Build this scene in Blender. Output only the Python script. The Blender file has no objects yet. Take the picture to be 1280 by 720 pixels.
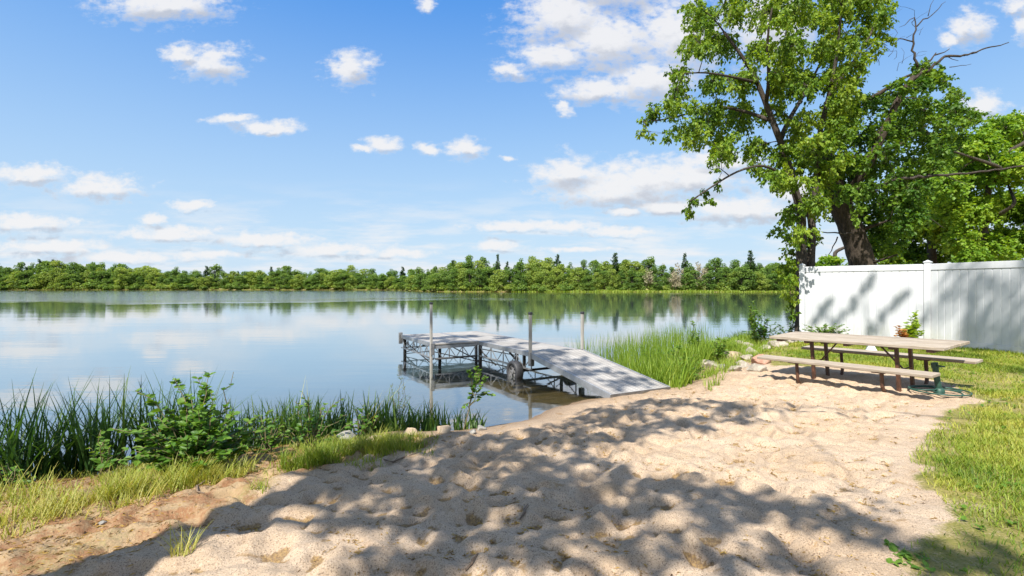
import bpy, math, random
import numpy as np
from mathutils import Vector, Matrix

# ------------------------------------------------------------------ basics
SC = bpy.context.scene
COL = SC.collection
rnd = random.Random(11)
rng = np.random.default_rng(7)
F, CZ, HZ = 620.0, 1.45, 358.0      # focal length in photo pixels, eye height, horizon row
WZ = -0.35                          # water level
R = math.radians
SUN_EL, SUN_AZ = R(52), R(28)       # elevation; shadows run 28 degrees right of straight ahead
SUNV = np.array([-math.sin(SUN_AZ) * math.cos(SUN_EL), -math.cos(SUN_AZ) * math.cos(SUN_EL), math.sin(SUN_EL)])


def W(px, py, D):
    """world point seen at photo pixel px, py when it stands D metres ahead"""
    return np.array([(px - 640) / F * D, D, CZ - (py - HZ) / F * D])


def G(px, py, z=0.0):
    D = F * (CZ - z) / (py - HZ)
    return np.array([(px - 640) / F * D, D, z])


# ------------------------------------------------------------------ noise
def vnoise(x, y, seed=0):
    x = np.asarray(x, float); y = np.asarray(y, float)
    xi = np.floor(x).astype(np.int64); yi = np.floor(y).astype(np.int64)
    xf = x - xi; yf = y - yi
    u = xf * xf * xf * (xf * (xf * 6 - 15) + 10); v = yf * yf * yf * (yf * (yf * 6 - 15) + 10)

    def h(a, b):
        n = (a * 374761393 + b * 668265263 + seed * 1442695041) & 0xFFFFFFFF
        n = ((n ^ (n >> 13)) * 1274126177) & 0xFFFFFFFF
        n = n ^ (n >> 16)
        return (n & 0xFFFF) / 65535.0
    a = h(xi, yi); b = h(xi + 1, yi); c = h(xi, yi + 1); d = h(xi + 1, yi + 1)
    return (a * (1 - u) + b * u) * (1 - v) + (c * (1 - u) + d * u) * v


def fbm(x, y, oct=4, seed=0, gain=.5):
    s = 0; a = 1; t = 0
    for k in range(oct):
        s = s + a * vnoise(x * 2 ** k + 17.3 * k, y * 2 ** k - 9.1 * k, seed + k)
        t += a; a *= gain
    return s / t


def sstep(a, b, x):
    t = np.clip((x - a) / (b - a), 0, 1)
    return t * t * (3 - 2 * t)


def poly_sd(px, py, poly):
    """signed distance to a polygon, positive inside"""
    poly = np.asarray(poly, float)
    n = len(poly)
    d2 = np.full(px.shape, 1e18); ins = np.zeros(px.shape, bool)
    for i in range(n):
        a = poly[i]; b = poly[(i + 1) % n]
        e = b - a
        wx = px - a[0]; wy = py - a[1]
        t = np.clip((wx * e[0] + wy * e[1]) / (e @ e), 0, 1)
        dx = wx - t * e[0]; dy = wy - t * e[1]
        d2 = np.minimum(d2, dx * dx + dy * dy)
        c = ((a[1] > py) != (b[1] > py))
        with np.errstate(divide='ignore', invalid='ignore'):
            xin = (b[0] - a[0]) * (py - a[1]) / (b[1] - a[1] + 1e-30) + a[0]
        ins ^= c & (px < xin)
    return np.sqrt(d2) * np.where(ins, 1, -1)


# ------------------------------------------------------------------ node helpers
def new_mat(name):
    m = bpy.data.materials.new(name); m.use_nodes = True
    nt = m.node_tree; nt.nodes.clear()
    out = nt.nodes.new('ShaderNodeOutputMaterial')
    return m, nt, out


class NT:
    def __init__(s, nt): s.nt = nt

    def n(s, t, **kw):
        nd = s.nt.nodes.new(t)
        for k, v in kw.items():
            if k.startswith('i_'):
                key = k[2:]
                key = int(key) if key.isdigit() else key.replace('_', ' ')
                nd.inputs[key].default_value = v
            else:
                setattr(nd, k, v)
        return nd

    def l(s, a, b): s.nt.links.new(a, b)

    def math(s, op, a, b=None, c=None, clamp=False):
        nd = s.nt.nodes.new('ShaderNodeMath'); nd.operation = op; nd.use_clamp = clamp
        for i, v in enumerate((a, b, c)):
            if v is None: continue
            if isinstance(v, (int, float)): nd.inputs[i].default_value = v
            else: s.l(v, nd.inputs[i])
        return nd.outputs[0]

    def mix(s, fac, a, b, mode='MIX'):
        nd = s.nt.nodes.new('ShaderNodeMix'); nd.data_type = 'RGBA'; nd.blend_type = mode
        for i, v in ((0, fac), (6, a), (7, b)):
            if isinstance(v, (int, float)): nd.inputs[i].default_value = v
            elif isinstance(v, tuple): nd.inputs[i].default_value = (*v, 1) if len(v) == 3 else v
            else: s.l(v, nd.inputs[i])
        return nd.outputs[2]

    def noise(s, scale, detail=4, rough=.55, vec=None, dist=0, dim='3D'):
        nd = s.nt.nodes.new('ShaderNodeTexNoise'); nd.noise_dimensions = dim
        nd.inputs['Scale'].default_value = scale; nd.inputs['Detail'].default_value = detail
        nd.inputs['Roughness'].default_value = rough; nd.inputs['Distortion'].default_value = dist
        if vec is not None: s.l(vec, nd.inputs['Vector'])
        return nd.outputs[0]

    def ramp(s, v, *stops):
        nd = s.nt.nodes.new('ShaderNodeValToRGB')
        e = nd.color_ramp.elements
        while len(e) < len(stops): e.new(.5)
        for el, (p, c) in zip(e, stops):
            el.position = p
            el.color = (*c, 1) if isinstance(c, tuple) else (c, c, c, 1)
        s.l(v, nd.inputs[0])
        return nd.outputs[0]

    def smooth(s, v, a, b):
        nd = s.nt.nodes.new('ShaderNodeMapRange'); nd.interpolation_type = 'SMOOTHSTEP'
        nd.inputs[1].default_value = a; nd.inputs[2].default_value = b
        s.l(v, nd.inputs[0])
        return nd.outputs[0]

    def attr(s, name):
        nd = s.nt.nodes.new('ShaderNodeAttribute'); nd.attribute_name = name
        return nd

    def obj(s): return s.nt.nodes.new('ShaderNodeTexCoord').outputs['Object']

    def pos(s): return s.nt.nodes.new('ShaderNodeNewGeometry').outputs['Position']

    def mapping(s, vec, scale=(1, 1, 1), loc=(0, 0, 0)):
        nd = s.nt.nodes.new('ShaderNodeMapping')
        nd.inputs['Scale'].default_value = scale; nd.inputs['Location'].default_value = loc
        s.l(vec, nd.inputs[0])
        return nd.outputs[0]

    def bump(s, h, strength=.5, dist=.01):
        nd = s.nt.nodes.new('ShaderNodeBump')
        nd.inputs['Strength'].default_value = strength; nd.inputs['Distance'].default_value = dist
        s.l(h, nd.inputs['Height'])
        return nd.outputs[0]

    def bsdf(s, out, color=None, rough=.6, metal=0, normal=None, spec=.5):
        b = s.nt.nodes.new('ShaderNodeBsdfPrincipled')
        if isinstance(color, tuple): b.inputs['Base Color'].default_value = (*color, 1)
        elif color is not None: s.l(color, b.inputs['Base Color'])
        if isinstance(rough, (int, float)): b.inputs['Roughness'].default_value = rough
        else: s.l(rough, b.inputs['Roughness'])
        b.inputs['Metallic'].default_value = metal
        b.inputs['Specular IOR Level'].default_value = spec
        if normal is not None: s.l(normal, b.inputs['Normal'])
        if out is not None: s.l(b.outputs[0], out.inputs[0])
        return b


def leaf_mat(name, dark, mid, light, trans=.45, tint_t=(1.5, 1.35, .5), rough=.5):
    """leaf material: tint attribute picks the leaf's own colour; part of the light passes through"""
    m, nt, out = new_mat(name); t = NT(nt)
    a = t.attr('tint').outputs['Fac']
    col = t.ramp(a, (0, dark), (.5, mid), (1, light))
    b = t.bsdf(None, col, rough, spec=.35)
    tr = t.n('ShaderNodeBsdfTranslucent')
    tc = t.mix(1.0, col, tint_t, 'MULTIPLY')
    t.l(tc, tr.inputs[0])
    mx = t.n('ShaderNodeMixShader'); mx.inputs[0].default_value = trans
    t.l(b.outputs[0], mx.inputs[1]); t.l(tr.outputs[0], mx.inputs[2])
    t.l(mx.outputs[0], out.inputs[0])
    return m


def simple_mat(name, c1, c2, scale=8, rough=.7, metal=0, bump=.3, bdist=.004, stretch=(1, 1, 1), detail=5, spec=.5):
    m, nt, out = new_mat(name); t = NT(nt)
    v = t.mapping(t.obj(), stretch)
    n1 = t.noise(scale, detail, .6, v)
    n2 = t.noise(scale * 6.3, 4, .6, v)
    f = t.math('ADD', t.math('MULTIPLY', n1, .65), t.math('MULTIPLY', n2, .35))
    col = t.mix(t.smooth(f, .35, .65), c1, c2)
    t.bsdf(out, col, rough, metal, t.bump(f, bump, bdist), spec)
    return m


# ------------------------------------------------------------------ mesh helpers
def tag(o, label=None, cat=None, group=None, kind=None):
    if label: o['label'] = label
    if cat: o['category'] = cat
    if group: o['group'] = group
    if kind: o['kind'] = kind
    return o


def empty(name, loc, rz=0.0):
    o = bpy.data.objects.new(name, None); COL.objects.link(o)
    o.location = Vector([float(c) for c in loc]); o.rotation_euler = (0, 0, rz); o.empty_display_size = .2
    return o


def raw_mesh(name, V, faces_by_n, mat, smooth=False, tint=None, mats=None):
    """faces_by_n: list of (k x n) int arrays"""
    me = bpy.data.meshes.new(name)
    V = np.asarray(V, np.float32)
    me.vertices.add(len(V)); me.vertices.foreach_set('co', V.ravel())
    arrs = [np.asarray(a, np.int32) for a in faces_by_n if len(a)]
    tot = sum(a.size for a in arrs); nf = sum(len(a) for a in arrs)
    me.loops.add(tot); me.polygons.add(nf)
    me.loops.foreach_set('vertex_index', np.concatenate([a.ravel() for a in arrs]))
    sizes = np.concatenate([np.full(len(a), a.shape[1], np.int32) for a in arrs])
    me.polygons.foreach_set('loop_start', np.concatenate([[0], np.cumsum(sizes)[:-1]]).astype(np.int32))
    me.polygons.foreach_set('use_smooth', np.full(nf, smooth, bool))
    me.update(calc_edges=True)
    if tint is not None:
        at = me.attributes.new('tint', 'FLOAT', 'POINT'); at.data.foreach_set('value', np.asarray(tint, np.float32))
    if mat: me.materials.append(mat)
    return me


def link(name, me, parent=None):
    o = bpy.data.objects.new(name, me); COL.objects.link(o)
    if parent is not None: o.parent = parent
    return o


class MB:
    def __init__(s): s.V = []; s.F = {}; s.n = 0

    def add(s, v, faces):
        v = np.asarray(v, float).reshape(-1, 3)
        for f in faces: s.F.setdefault(len(f), []).append([i + s.n for i in f])
        s.V.append(v); s.n += len(v)
        return s

    def box(s, c, size, rot=None, bev=0.0):
        hx, hy, hz = [q / 2 for q in size]
        b = min(bev, hx * .9, hy * .9, hz * .9)
        if b > 0:
            v = []; idx = {}
            for sx in (-1, 1):
                for sy in (-1, 1):
                    for sz in (-1, 1):
                        for ax in range(3):
                            p = [sx * (hx - b), sy * (hy - b), sz * (hz - b)]
                            p[ax] = (sx * hx, sy * hy, sz * hz)[ax]
                            idx[(sx, sy, sz, ax)] = len(v); v.append(p)
            f = []
            g = lambda a, b_, c_, ax: idx[(a, b_, c_, ax)]
            for q in (-1, 1):
                f.append([g(q, -1, -1, 0), g(q, 1, -1, 0), g(q, 1, 1, 0), g(q, -1, 1, 0)][::q])
                f.append([g(-1, q, -1, 1), g(-1, q, 1, 1), g(1, q, 1, 1), g(1, q, -1, 1)][::q])
                f.append([g(-1, -1, q, 2), g(1, -1, q, 2), g(1, 1, q, 2), g(-1, 1, q, 2)][::q])
            for a in (-1, 1):
                for c_ in (-1, 1):
                    f.append([g(a, c_, -1, 0), g(a, c_, -1, 1), g(a, c_, 1, 1), g(a, c_, 1, 0)])
                    f.append([g(a, -1, c_, 0), g(a, -1, c_, 2), g(a, 1, c_, 2), g(a, 1, c_, 0)])
                    f.append([g(-1, a, c_, 1), g(-1, a, c_, 2), g(1, a, c_, 2), g(1, a, c_, 1)])
                    for e in (-1, 1): f.append([g(a, c_, e, 0), g(a, c_, e, 1), g(a, c_, e, 2)])
            v = np.array(v)
        else:
            v = np.array([[x, y, z] for x in (-hx, hx) for y in (-hy, hy) for z in (-hz, hz)])
            f = [[0, 1, 3, 2], [4, 6, 7, 5], [0, 4, 5, 1], [2, 3, 7, 6], [0, 2, 6, 4], [1, 5, 7, 3]]
        if rot is not None: v = v @ np.array(rot).T
        return s.add(v + np.asarray(c, float), f)

    def bar(s, p0, p1, w, h=None, up=(0, 0, 1), bev=0.0):
        p0 = np.asarray(p0, float); p1 = np.asarray(p1, float)
        d = p1 - p0; L = np.linalg.norm(d); d = d / L
        up = np.asarray(up, float)
        if abs(d @ up) > .98: up = np.array([1., 0, 0])
        y = np.cross(up, d); y /= np.linalg.norm(y); z = np.cross(d, y)
        return s.box((p0 + p1) / 2, (L, w, h or w), np.array([d, y, z]).T, bev)

    def tube(s, pts, radii, n=8, cap=True, closed=False):
        pts = np.asarray(pts, float); m = len(pts)
        if np.isscalar(radii): radii = np.full(m, radii)
        if closed: tan = np.roll(pts, -1, 0) - np.roll(pts, 1, 0)
        else: tan = np.gradient(pts, axis=0)
        tan /= np.linalg.norm(tan, axis=1)[:, None] + 1e-12
        ref = np.array([0, 0, 1.]) if abs(tan[0][2]) < .9 else np.array([1., 0, 0])
        u = np.cross(tan[0], ref); u /= np.linalg.norm(u)
        ang = np.linspace(0, 2 * np.pi, n, endpoint=False)
        v = np.zeros((m, n, 3))
        for i in range(m):
            u = u - tan[i] * (u @ tan[i]); u /= np.linalg.norm(u) + 1e-12
            w = np.cross(tan[i], u)
            v[i] = pts[i] + radii[i] * (np.cos(ang)[:, None] * u + np.sin(ang)[:, None] * w)
        f = []
        for i in range(m if closed else m - 1):
            j = (i + 1) % m
            for k in range(n):
                k2 = (k + 1) % n
                f.append([i * n + k, i * n + k2, j * n + k2, j * n + k])
        if cap and not closed:
            f.append(list(range(n))[::-1]); f.append([(m - 1) * n + k for k in range(n)])
        return s.add(v.reshape(-1, 3), f)

    def lathe(s, prof, n=24, axis=(0, 0, 1), c=(0, 0, 0)):
        axis = np.asarray(axis, float); axis /= np.linalg.norm(axis)
        ref = np.array([0, 0, 1.]) if abs(axis[2]) < .9 else np.array([1., 0, 0])
        u = np.cross(axis, ref); u /= np.linalg.norm(u); w = np.cross(axis, u)
        ang = np.linspace(0, 2 * np.pi, n, endpoint=False)
        v = [np.asarray(c) + axis * h + r * (np.cos(a) * u + np.sin(a) * w) for r, h in prof for a in ang]
        f = []
        for i in range(len(prof) - 1):
            for k in range(n):
                k2 = (k + 1) % n
                f.append([i * n + k, i * n + k2, (i + 1) * n + k2, (i + 1) * n + k])
        return s.add(v, f)

    def build(s, name, mat, parent=None, origin=(0, 0, 0), smooth=False):
        V = np.concatenate(s.V) - np.asarray(origin, float)
        me = raw_mesh(name, V, [np.array(f) for f in s.F.values()], mat, smooth)
        return link(name, me, parent)


DIAMOND = (np.array([[0, 0, 0], [.42, .45, .10], [0, 1, 0], [-.42, .45, .10], [0, .45, 0]]) * [1, 1, 1],
           np.array([[0, 1, 4], [1, 2, 4], [2, 3, 4], [3, 0, 4]]))
LEAF2 = (np.array([[0, 0, 0], [.36, .42, .12], [0, 1, -.08], [-.36, .42, .12]], float), np.array([[0, 1, 2], [0, 2, 3]]))
OVATE = (np.array([[0, 0, 0], [.26, .2, .05], [.36, .48, .08], [.2, .8, .03], [0, 1, -.08], [-.2, .8, .03], [-.36, .48, .08], [-.26, .2, .05], [0, .5, -.02]], float),
         np.array([[0, 1, 8], [1, 2, 8], [2, 3, 8], [3, 4, 8], [4, 5, 8], [5, 6, 8], [6, 7, 8], [7, 0, 8]]))
LANCE = (np.array([[0, 0, 0], [.5, .35, .1], [0, 1, 0], [-.5, .35, .1]], float) * [.5, 1, .5], np.array([[0, 1, 2], [0, 2, 3]]))


def leaves(P, A, N, size, template=LEAF2, width=1.0):
    """P base points, A leaf axis, N approx normal, size lengths -> vertices, triangles"""
    T, TF = template
    n = len(P)
    A = A / (np.linalg.norm(A, axis=1)[:, None] + 1e-9)
    X = np.cross(A, N); X /= np.linalg.norm(X, axis=1)[:, None] + 1e-9
    Z = np.cross(X, A)
    size = np.asarray(size)[:, None, None]
    V = P[:, None, :] + size * (T[None, :, 0:1] * width * X[:, None, :] + T[None, :, 1:2] * A[:, None, :] + T[None, :, 2:3] * Z[:, None, :])
    Fc = TF[None] + (np.arange(n) * len(T))[:, None, None]
    return V.reshape(-1, 3), Fc.reshape(-1, TF.shape[1]), len(T)


def leaf_obj(name, P, A, N, size, tint, mat, parent=None, origin=(0, 0, 0), template=LEAF2, width=1.0):
    V, Fc, k = leaves(np.asarray(P), np.asarray(A), np.asarray(N), size, template, width)
    me = raw_mesh(name, V - np.asarray(origin), [Fc], mat, False, np.repeat(tint, k))
    return link(name, me, parent)


def blades(P, L, lean, az, w, tint, bend=.5, seg=3):
    """grass blades as bent ribbons -> V, F(tris+quads as quads), tint"""
    n = len(P)
    ts = np.linspace(0, 1, seg + 1)
    dirx = np.stack([np.cos(az), np.sin(az), np.zeros(n)], 1)
    side = np.stack([-np.sin(az), np.cos(az), np.zeros(n)], 1)
    V = np.zeros((n, (seg + 1) * 2, 3))
    for i, t in enumerate(ts):
        a = lean * t + bend * t * t
        hor = L * (lean * t + bend * t * t * .8)
        ver = L * (t - .35 * bend * t ** 2.2 * np.minimum(1, bend + .2))
        c = P + dirx * hor[:, None] + np.array([0, 0, 1.]) * ver[:, None]
        ww = (w * (1 - t ** 1.6) * .5 + .0006)[:, None]
        V[:, 2 * i] = c - side * ww; V[:, 2 * i + 1] = c + side * ww
    q = np.array([[2 * i, 2 * i + 1, 2 * i + 3, 2 * i + 2] for i in range(seg)])
    Fc = q[None] + (np.arange(n) * (seg + 1) * 2)[:, None, None]
    return V.reshape(-1, 3), Fc.reshape(-1, 4), np.repeat(tint, (seg + 1) * 2)


def blade_obj(name, P, L, lean, az, w, tint, mat, bend=.5, seg=3, parent=None, origin=(0, 0, 0)):
    n = len(P)
    bc = lambda q: np.full(n, q, float) if np.isscalar(q) else np.asarray(q, float)
    V, Fc, T = blades(np.asarray(P), bc(L), bc(lean), bc(az), bc(w), bc(tint), bc(bend), seg)
    return link(name, raw_mesh(name, V - np.asarray(origin), [Fc], mat, True, T), parent)


# ------------------------------------------------------------------ shoreline and ground heights
NEAR_SHORE = [(-400, -120), (-120, -40), (-30, -5), (-9, 2.4), (-6.2, 3.55), (-4.7, 4.3), (-3.3, 5.15), (-2.2, 5.75), (-1.2, 6.1), (-.6, 6.22), (0, 6.6), (.45, 7.05), (.75, 7.5), (1.2, 7.95),
              (1.9, 8.3), (2.7, 8.85), (3.4, 9.9), (4.5, 11.6), (6.2, 13.9), (8.4, 16.6), (12, 20.5), (20, 26), (35, 34), (60, 45)]
FAR_SHORE = [(92, 70), (112, 110), (100, 138), (85, 152), (60, 157), (30, 161), (0, 160), (-18, 162), (-30, 172), (-45, 215), (-60, 240), (-100, 246), (-200, 250), (-300, 240), (-420, 185)]
LAKE = NEAR_SHORE + FAR_SHORE
lawn_px = [(1128, 760), (1122, 690), (1180, 668), (1192, 640), (1165, 612), (1138, 575), (1160, 540), (1182, 517), (1218, 499), (1195, 484), (1120, 466), (1060, 458), (1005, 454), (968, 452), (955, 441), (940, 447), (918, 441)]
LAWN = [tuple(G(x, y)[:2]) for x, y in lawn_px] + [(5.0, 11.8), (6.6, 13.6), (8.6, 16), (14, 20), (40, 30), (120, 30), (120, -60), (1.5, -60), (1.5, 1)]
BANK = [tuple(G(x, y, -.12)[:2]) for x, y in [(-60, 760), (60, 745), (200, 700), (290, 660), (340, 622), (380, 596), (400, 590), (520, 564), (545, 552), (560, 540), (400, 520), (150, 540), (-60, 590)]] + [(-12, 3.2), (-30, -4), (-30, -8), (-8, 1.5)]

FOOT = []
_fr = np.random.default_rng(5)
for _ in range(900):
    FOOT.append((_fr.uniform(-3.2, 5.2), _fr.uniform(1.9, 8.6), _fr.uniform(0, math.pi), _fr.uniform(.10, .19), _fr.uniform(.055, .10), _fr.uniform(.016, .05)))


def base_height(x, y, d, dl):
    land = WZ + .36 * (1 - np.exp(-np.maximum(d, 0) / 1.15))
    land = land + .16 * sstep(2.5, 8.0, dl) * sstep(6, 11, y) * sstep(3, 7, x)
    land = land + np.maximum(d - 60, 0) * .02 * sstep(60, 120, y)
    bed = WZ - .10 * np.maximum(-d, 0) - .02 * sstep(0, .3, -d)
    bed = np.maximum(bed, -4.5)
    return np.where(d > 0, land, bed)


def fields(x, y):
    d = -poly_sd(x, y, LAKE)
    d = d + (fbm(x * 1.3, y * 1.3, 3, 3) - .5) * .35 * np.exp(-np.abs(d) / 2)
    dl = poly_sd(x, y, LAWN) + (fbm(x * 2.2, y * 2.2, 3, 21) - .5) * .5
    db = poly_sd(x, y, BANK) + (fbm(x * 2.5, y * 2.5, 3, 33) - .5) * .45
    return d, dl, db


def ground_z(x, y):
    x = np.atleast_1d(np.asarray(x, float)); y = np.atleast_1d(np.asarray(y, float))
    d, dl, db = fields(x, y)
    return base_height(x, y, d, dl)


def axis(segs):
    out = [segs[0][0]]
    for a, b, s0, s1 in segs:
        p = out[-1]
        while p < b - 1e-6:
            t = (p - a) / (b - a)
            st = s0 * (s1 / s0) ** max(0, min(1, t))
            p = min(b, p + st); out.append(p)
    return np.array(out)


def make_ground():
    left = -axis([(4.2, 12, .02, .2), (12, 700, .3, 40)])[::-1]
    xs = np.concatenate([left, axis([(-4.2, 5.6, .02, .02)])[1:], axis([(5.6, 14, .02, .2), (14, 700, .3, 40)])[1:]])
    ys = np.concatenate([-axis([(-1.9, 80, .05, 12)])[::-1], axis([(1.9, 8.8, .02, .02), (8.8, 22, .02, .2), (22, 700, .3, 40)])[1:]])
    X, Y = np.meshgrid(xs, ys)
    x = X.ravel(); y = Y.ravel()
    d, dl, db = fields(x, y)
    z = base_height(x, y, d, dl)
    relief = sstep(.0, -.6, dl)
    sand = sstep(.25, -.05, dl) * sstep(0.02, .5, d) * sstep(14, 10, y)
    near = sstep(.25, 1.3, d) * sstep(-7, -4, x) * sstep(9, 6, x) * sstep(14, 9.5, y) * sand * (.25 + .75 * relief)
    # wind and foot churned sand
    wx = x + .35 * (fbm(x * 1.1, y * 1.1, 2, 51) - .5); wy = y + .35 * (fbm(x * 1.1 + 9, y * 1.1, 2, 52) - .5)
    r1 = fbm(wx * 1.9 + 3, wy * 1.9, 3, 61)
    ridge = 1 - np.abs(2 * fbm(wx * 1.25, wy * 1.9 + 4, 2, 71) - 1) 
    z = z + near * ((r1 - .5) * .048 - .03 * (1 - np.abs(2 * fbm(wx * 2.3, wy * 3.0 + 4, 3, 71) - 1)) ** 5 - .022 * (1 - np.abs(2 * fbm(wx * 5 + 2, wy * 6.5, 2, 73) - 1)) ** 4 + (fbm(x * 7, y * 8, 3, 81) - .5) * .03 + (fbm(x * 20, y * 20, 3, 85) - .5) * .02)
    Z = z.reshape(X.shape); NR = near.reshape(X.shape)
    for cx, cy, th, a, b, dep in FOOT:
        i0, i1 = np.searchsorted(xs, (cx - .5, cx + .5)); j0, j1 = np.searchsorted(ys, (cy - .5, cy + .5))
        if i1 <= i0 or j1 <= j0: continue
        xx = X[j0:j1, i0:i1] - cx; yy = Y[j0:j1, i0:i1] - cy
        u = (xx * math.cos(th) + yy * math.sin(th)) / a; v = (-xx * math.sin(th) + yy * math.cos(th)) / b
        q = np.sqrt(u * u + v * v)
        Z[j0:j1, i0:i1] += NR[j0:j1, i0:i1] * dep * (-np.exp(-(q ** 3) * .9) + .28 * np.exp(-((q - 1.45) / .38) ** 2))
    rough = sstep(-.2, .3, db) + sstep(0, .4, dl) * sstep(20, 14, y)
    Z += ((fbm(X * 4, Y * 4, 3, 91) - .5) * .05) * (rough * np.clip(d, 0, 1)).reshape(X.shape)
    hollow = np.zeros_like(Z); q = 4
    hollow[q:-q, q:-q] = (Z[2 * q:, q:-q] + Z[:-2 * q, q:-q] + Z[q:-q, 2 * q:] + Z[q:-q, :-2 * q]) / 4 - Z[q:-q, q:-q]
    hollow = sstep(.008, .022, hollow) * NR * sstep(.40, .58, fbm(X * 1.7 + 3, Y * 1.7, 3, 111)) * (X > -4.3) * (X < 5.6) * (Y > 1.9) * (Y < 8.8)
    V = np.stack([x, y, Z.ravel()], 1)
    ny, nx = X.shape
    I = np.arange(nx * ny).reshape(ny, nx)
    Q = np.stack([I[:-1, :-1], I[:-1, 1:], I[1:, 1:], I[1:, :-1]], -1).reshape(-1, 4)
    lawn = sstep(-.12, .12, dl) * sstep(0, .2, d)
    far = sstep(40, 60, y) * (d > 0)
    lawn = np.maximum(lawn, far)
    bank = sstep(-.1, .25, db) * (1 - lawn)
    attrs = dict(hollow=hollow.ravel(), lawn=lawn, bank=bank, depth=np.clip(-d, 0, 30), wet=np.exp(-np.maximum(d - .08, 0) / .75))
    qs = sand[Q].mean(1) > .5
    res = []
    for name, sel in (('ground', ~qs), ('sand_beach', qs)):
        q = Q[sel]; used = np.unique(q); mp = np.zeros(len(V), np.int32); mp[used] = np.arange(len(used))
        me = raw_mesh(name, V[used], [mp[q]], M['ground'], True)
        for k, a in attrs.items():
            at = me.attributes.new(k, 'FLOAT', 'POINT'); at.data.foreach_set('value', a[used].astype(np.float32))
        o = link(name, me); tag(o, kind='structure')
    tag(bpy.data.objects['sand_beach'], 'pale pinkish trampled sand beach reaching from the foreground to the dock', 'beach')
    tag(bpy.data.objects['ground'], 'grassy ground, lake bed and far bank around the sandy beach', 'ground')
    return xs, ys, Z, dl.reshape(X.shape), db.reshape(X.shape), d.reshape(X.shape)


class Terrain:
    def __init__(s, xs, ys, *A): s.xs, s.ys, s.A = xs, ys, A

    def at(s, x, y, k=0):
        x = np.atleast_1d(np.asarray(x, float)); y = np.atleast_1d(np.asarray(y, float))
        i = np.clip(np.searchsorted(s.xs, x) - 1, 0, len(s.xs) - 2); j = np.clip(np.searchsorted(s.ys, y) - 1, 0, len(s.ys) - 2)
        u = (x - s.xs[i]) / (s.xs[i + 1] - s.xs[i]); v = (y - s.ys[j]) / (s.ys[j + 1] - s.ys[j])
        a = s.A[k]
        return (a[j, i] * (1 - u) + a[j, i + 1] * u) * (1 - v) + (a[j + 1, i] * (1 - u) + a[j + 1, i + 1] * u) * v

    def z(s, x, y): return float(s.at(x, y)[0])

    def hit(s, px, py):
        """ground point under a photo pixel"""
        z = 0.0
        for _ in range(12):
            p = G(px, py, z); z = .5 * z + .5 * s.z(p[0], p[1])
        p = G(px, py, z)
        return np.array([p[0], p[1], s.z(p[0], p[1])])


# ------------------------------------------------------------------ materials
M = {}


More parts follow.
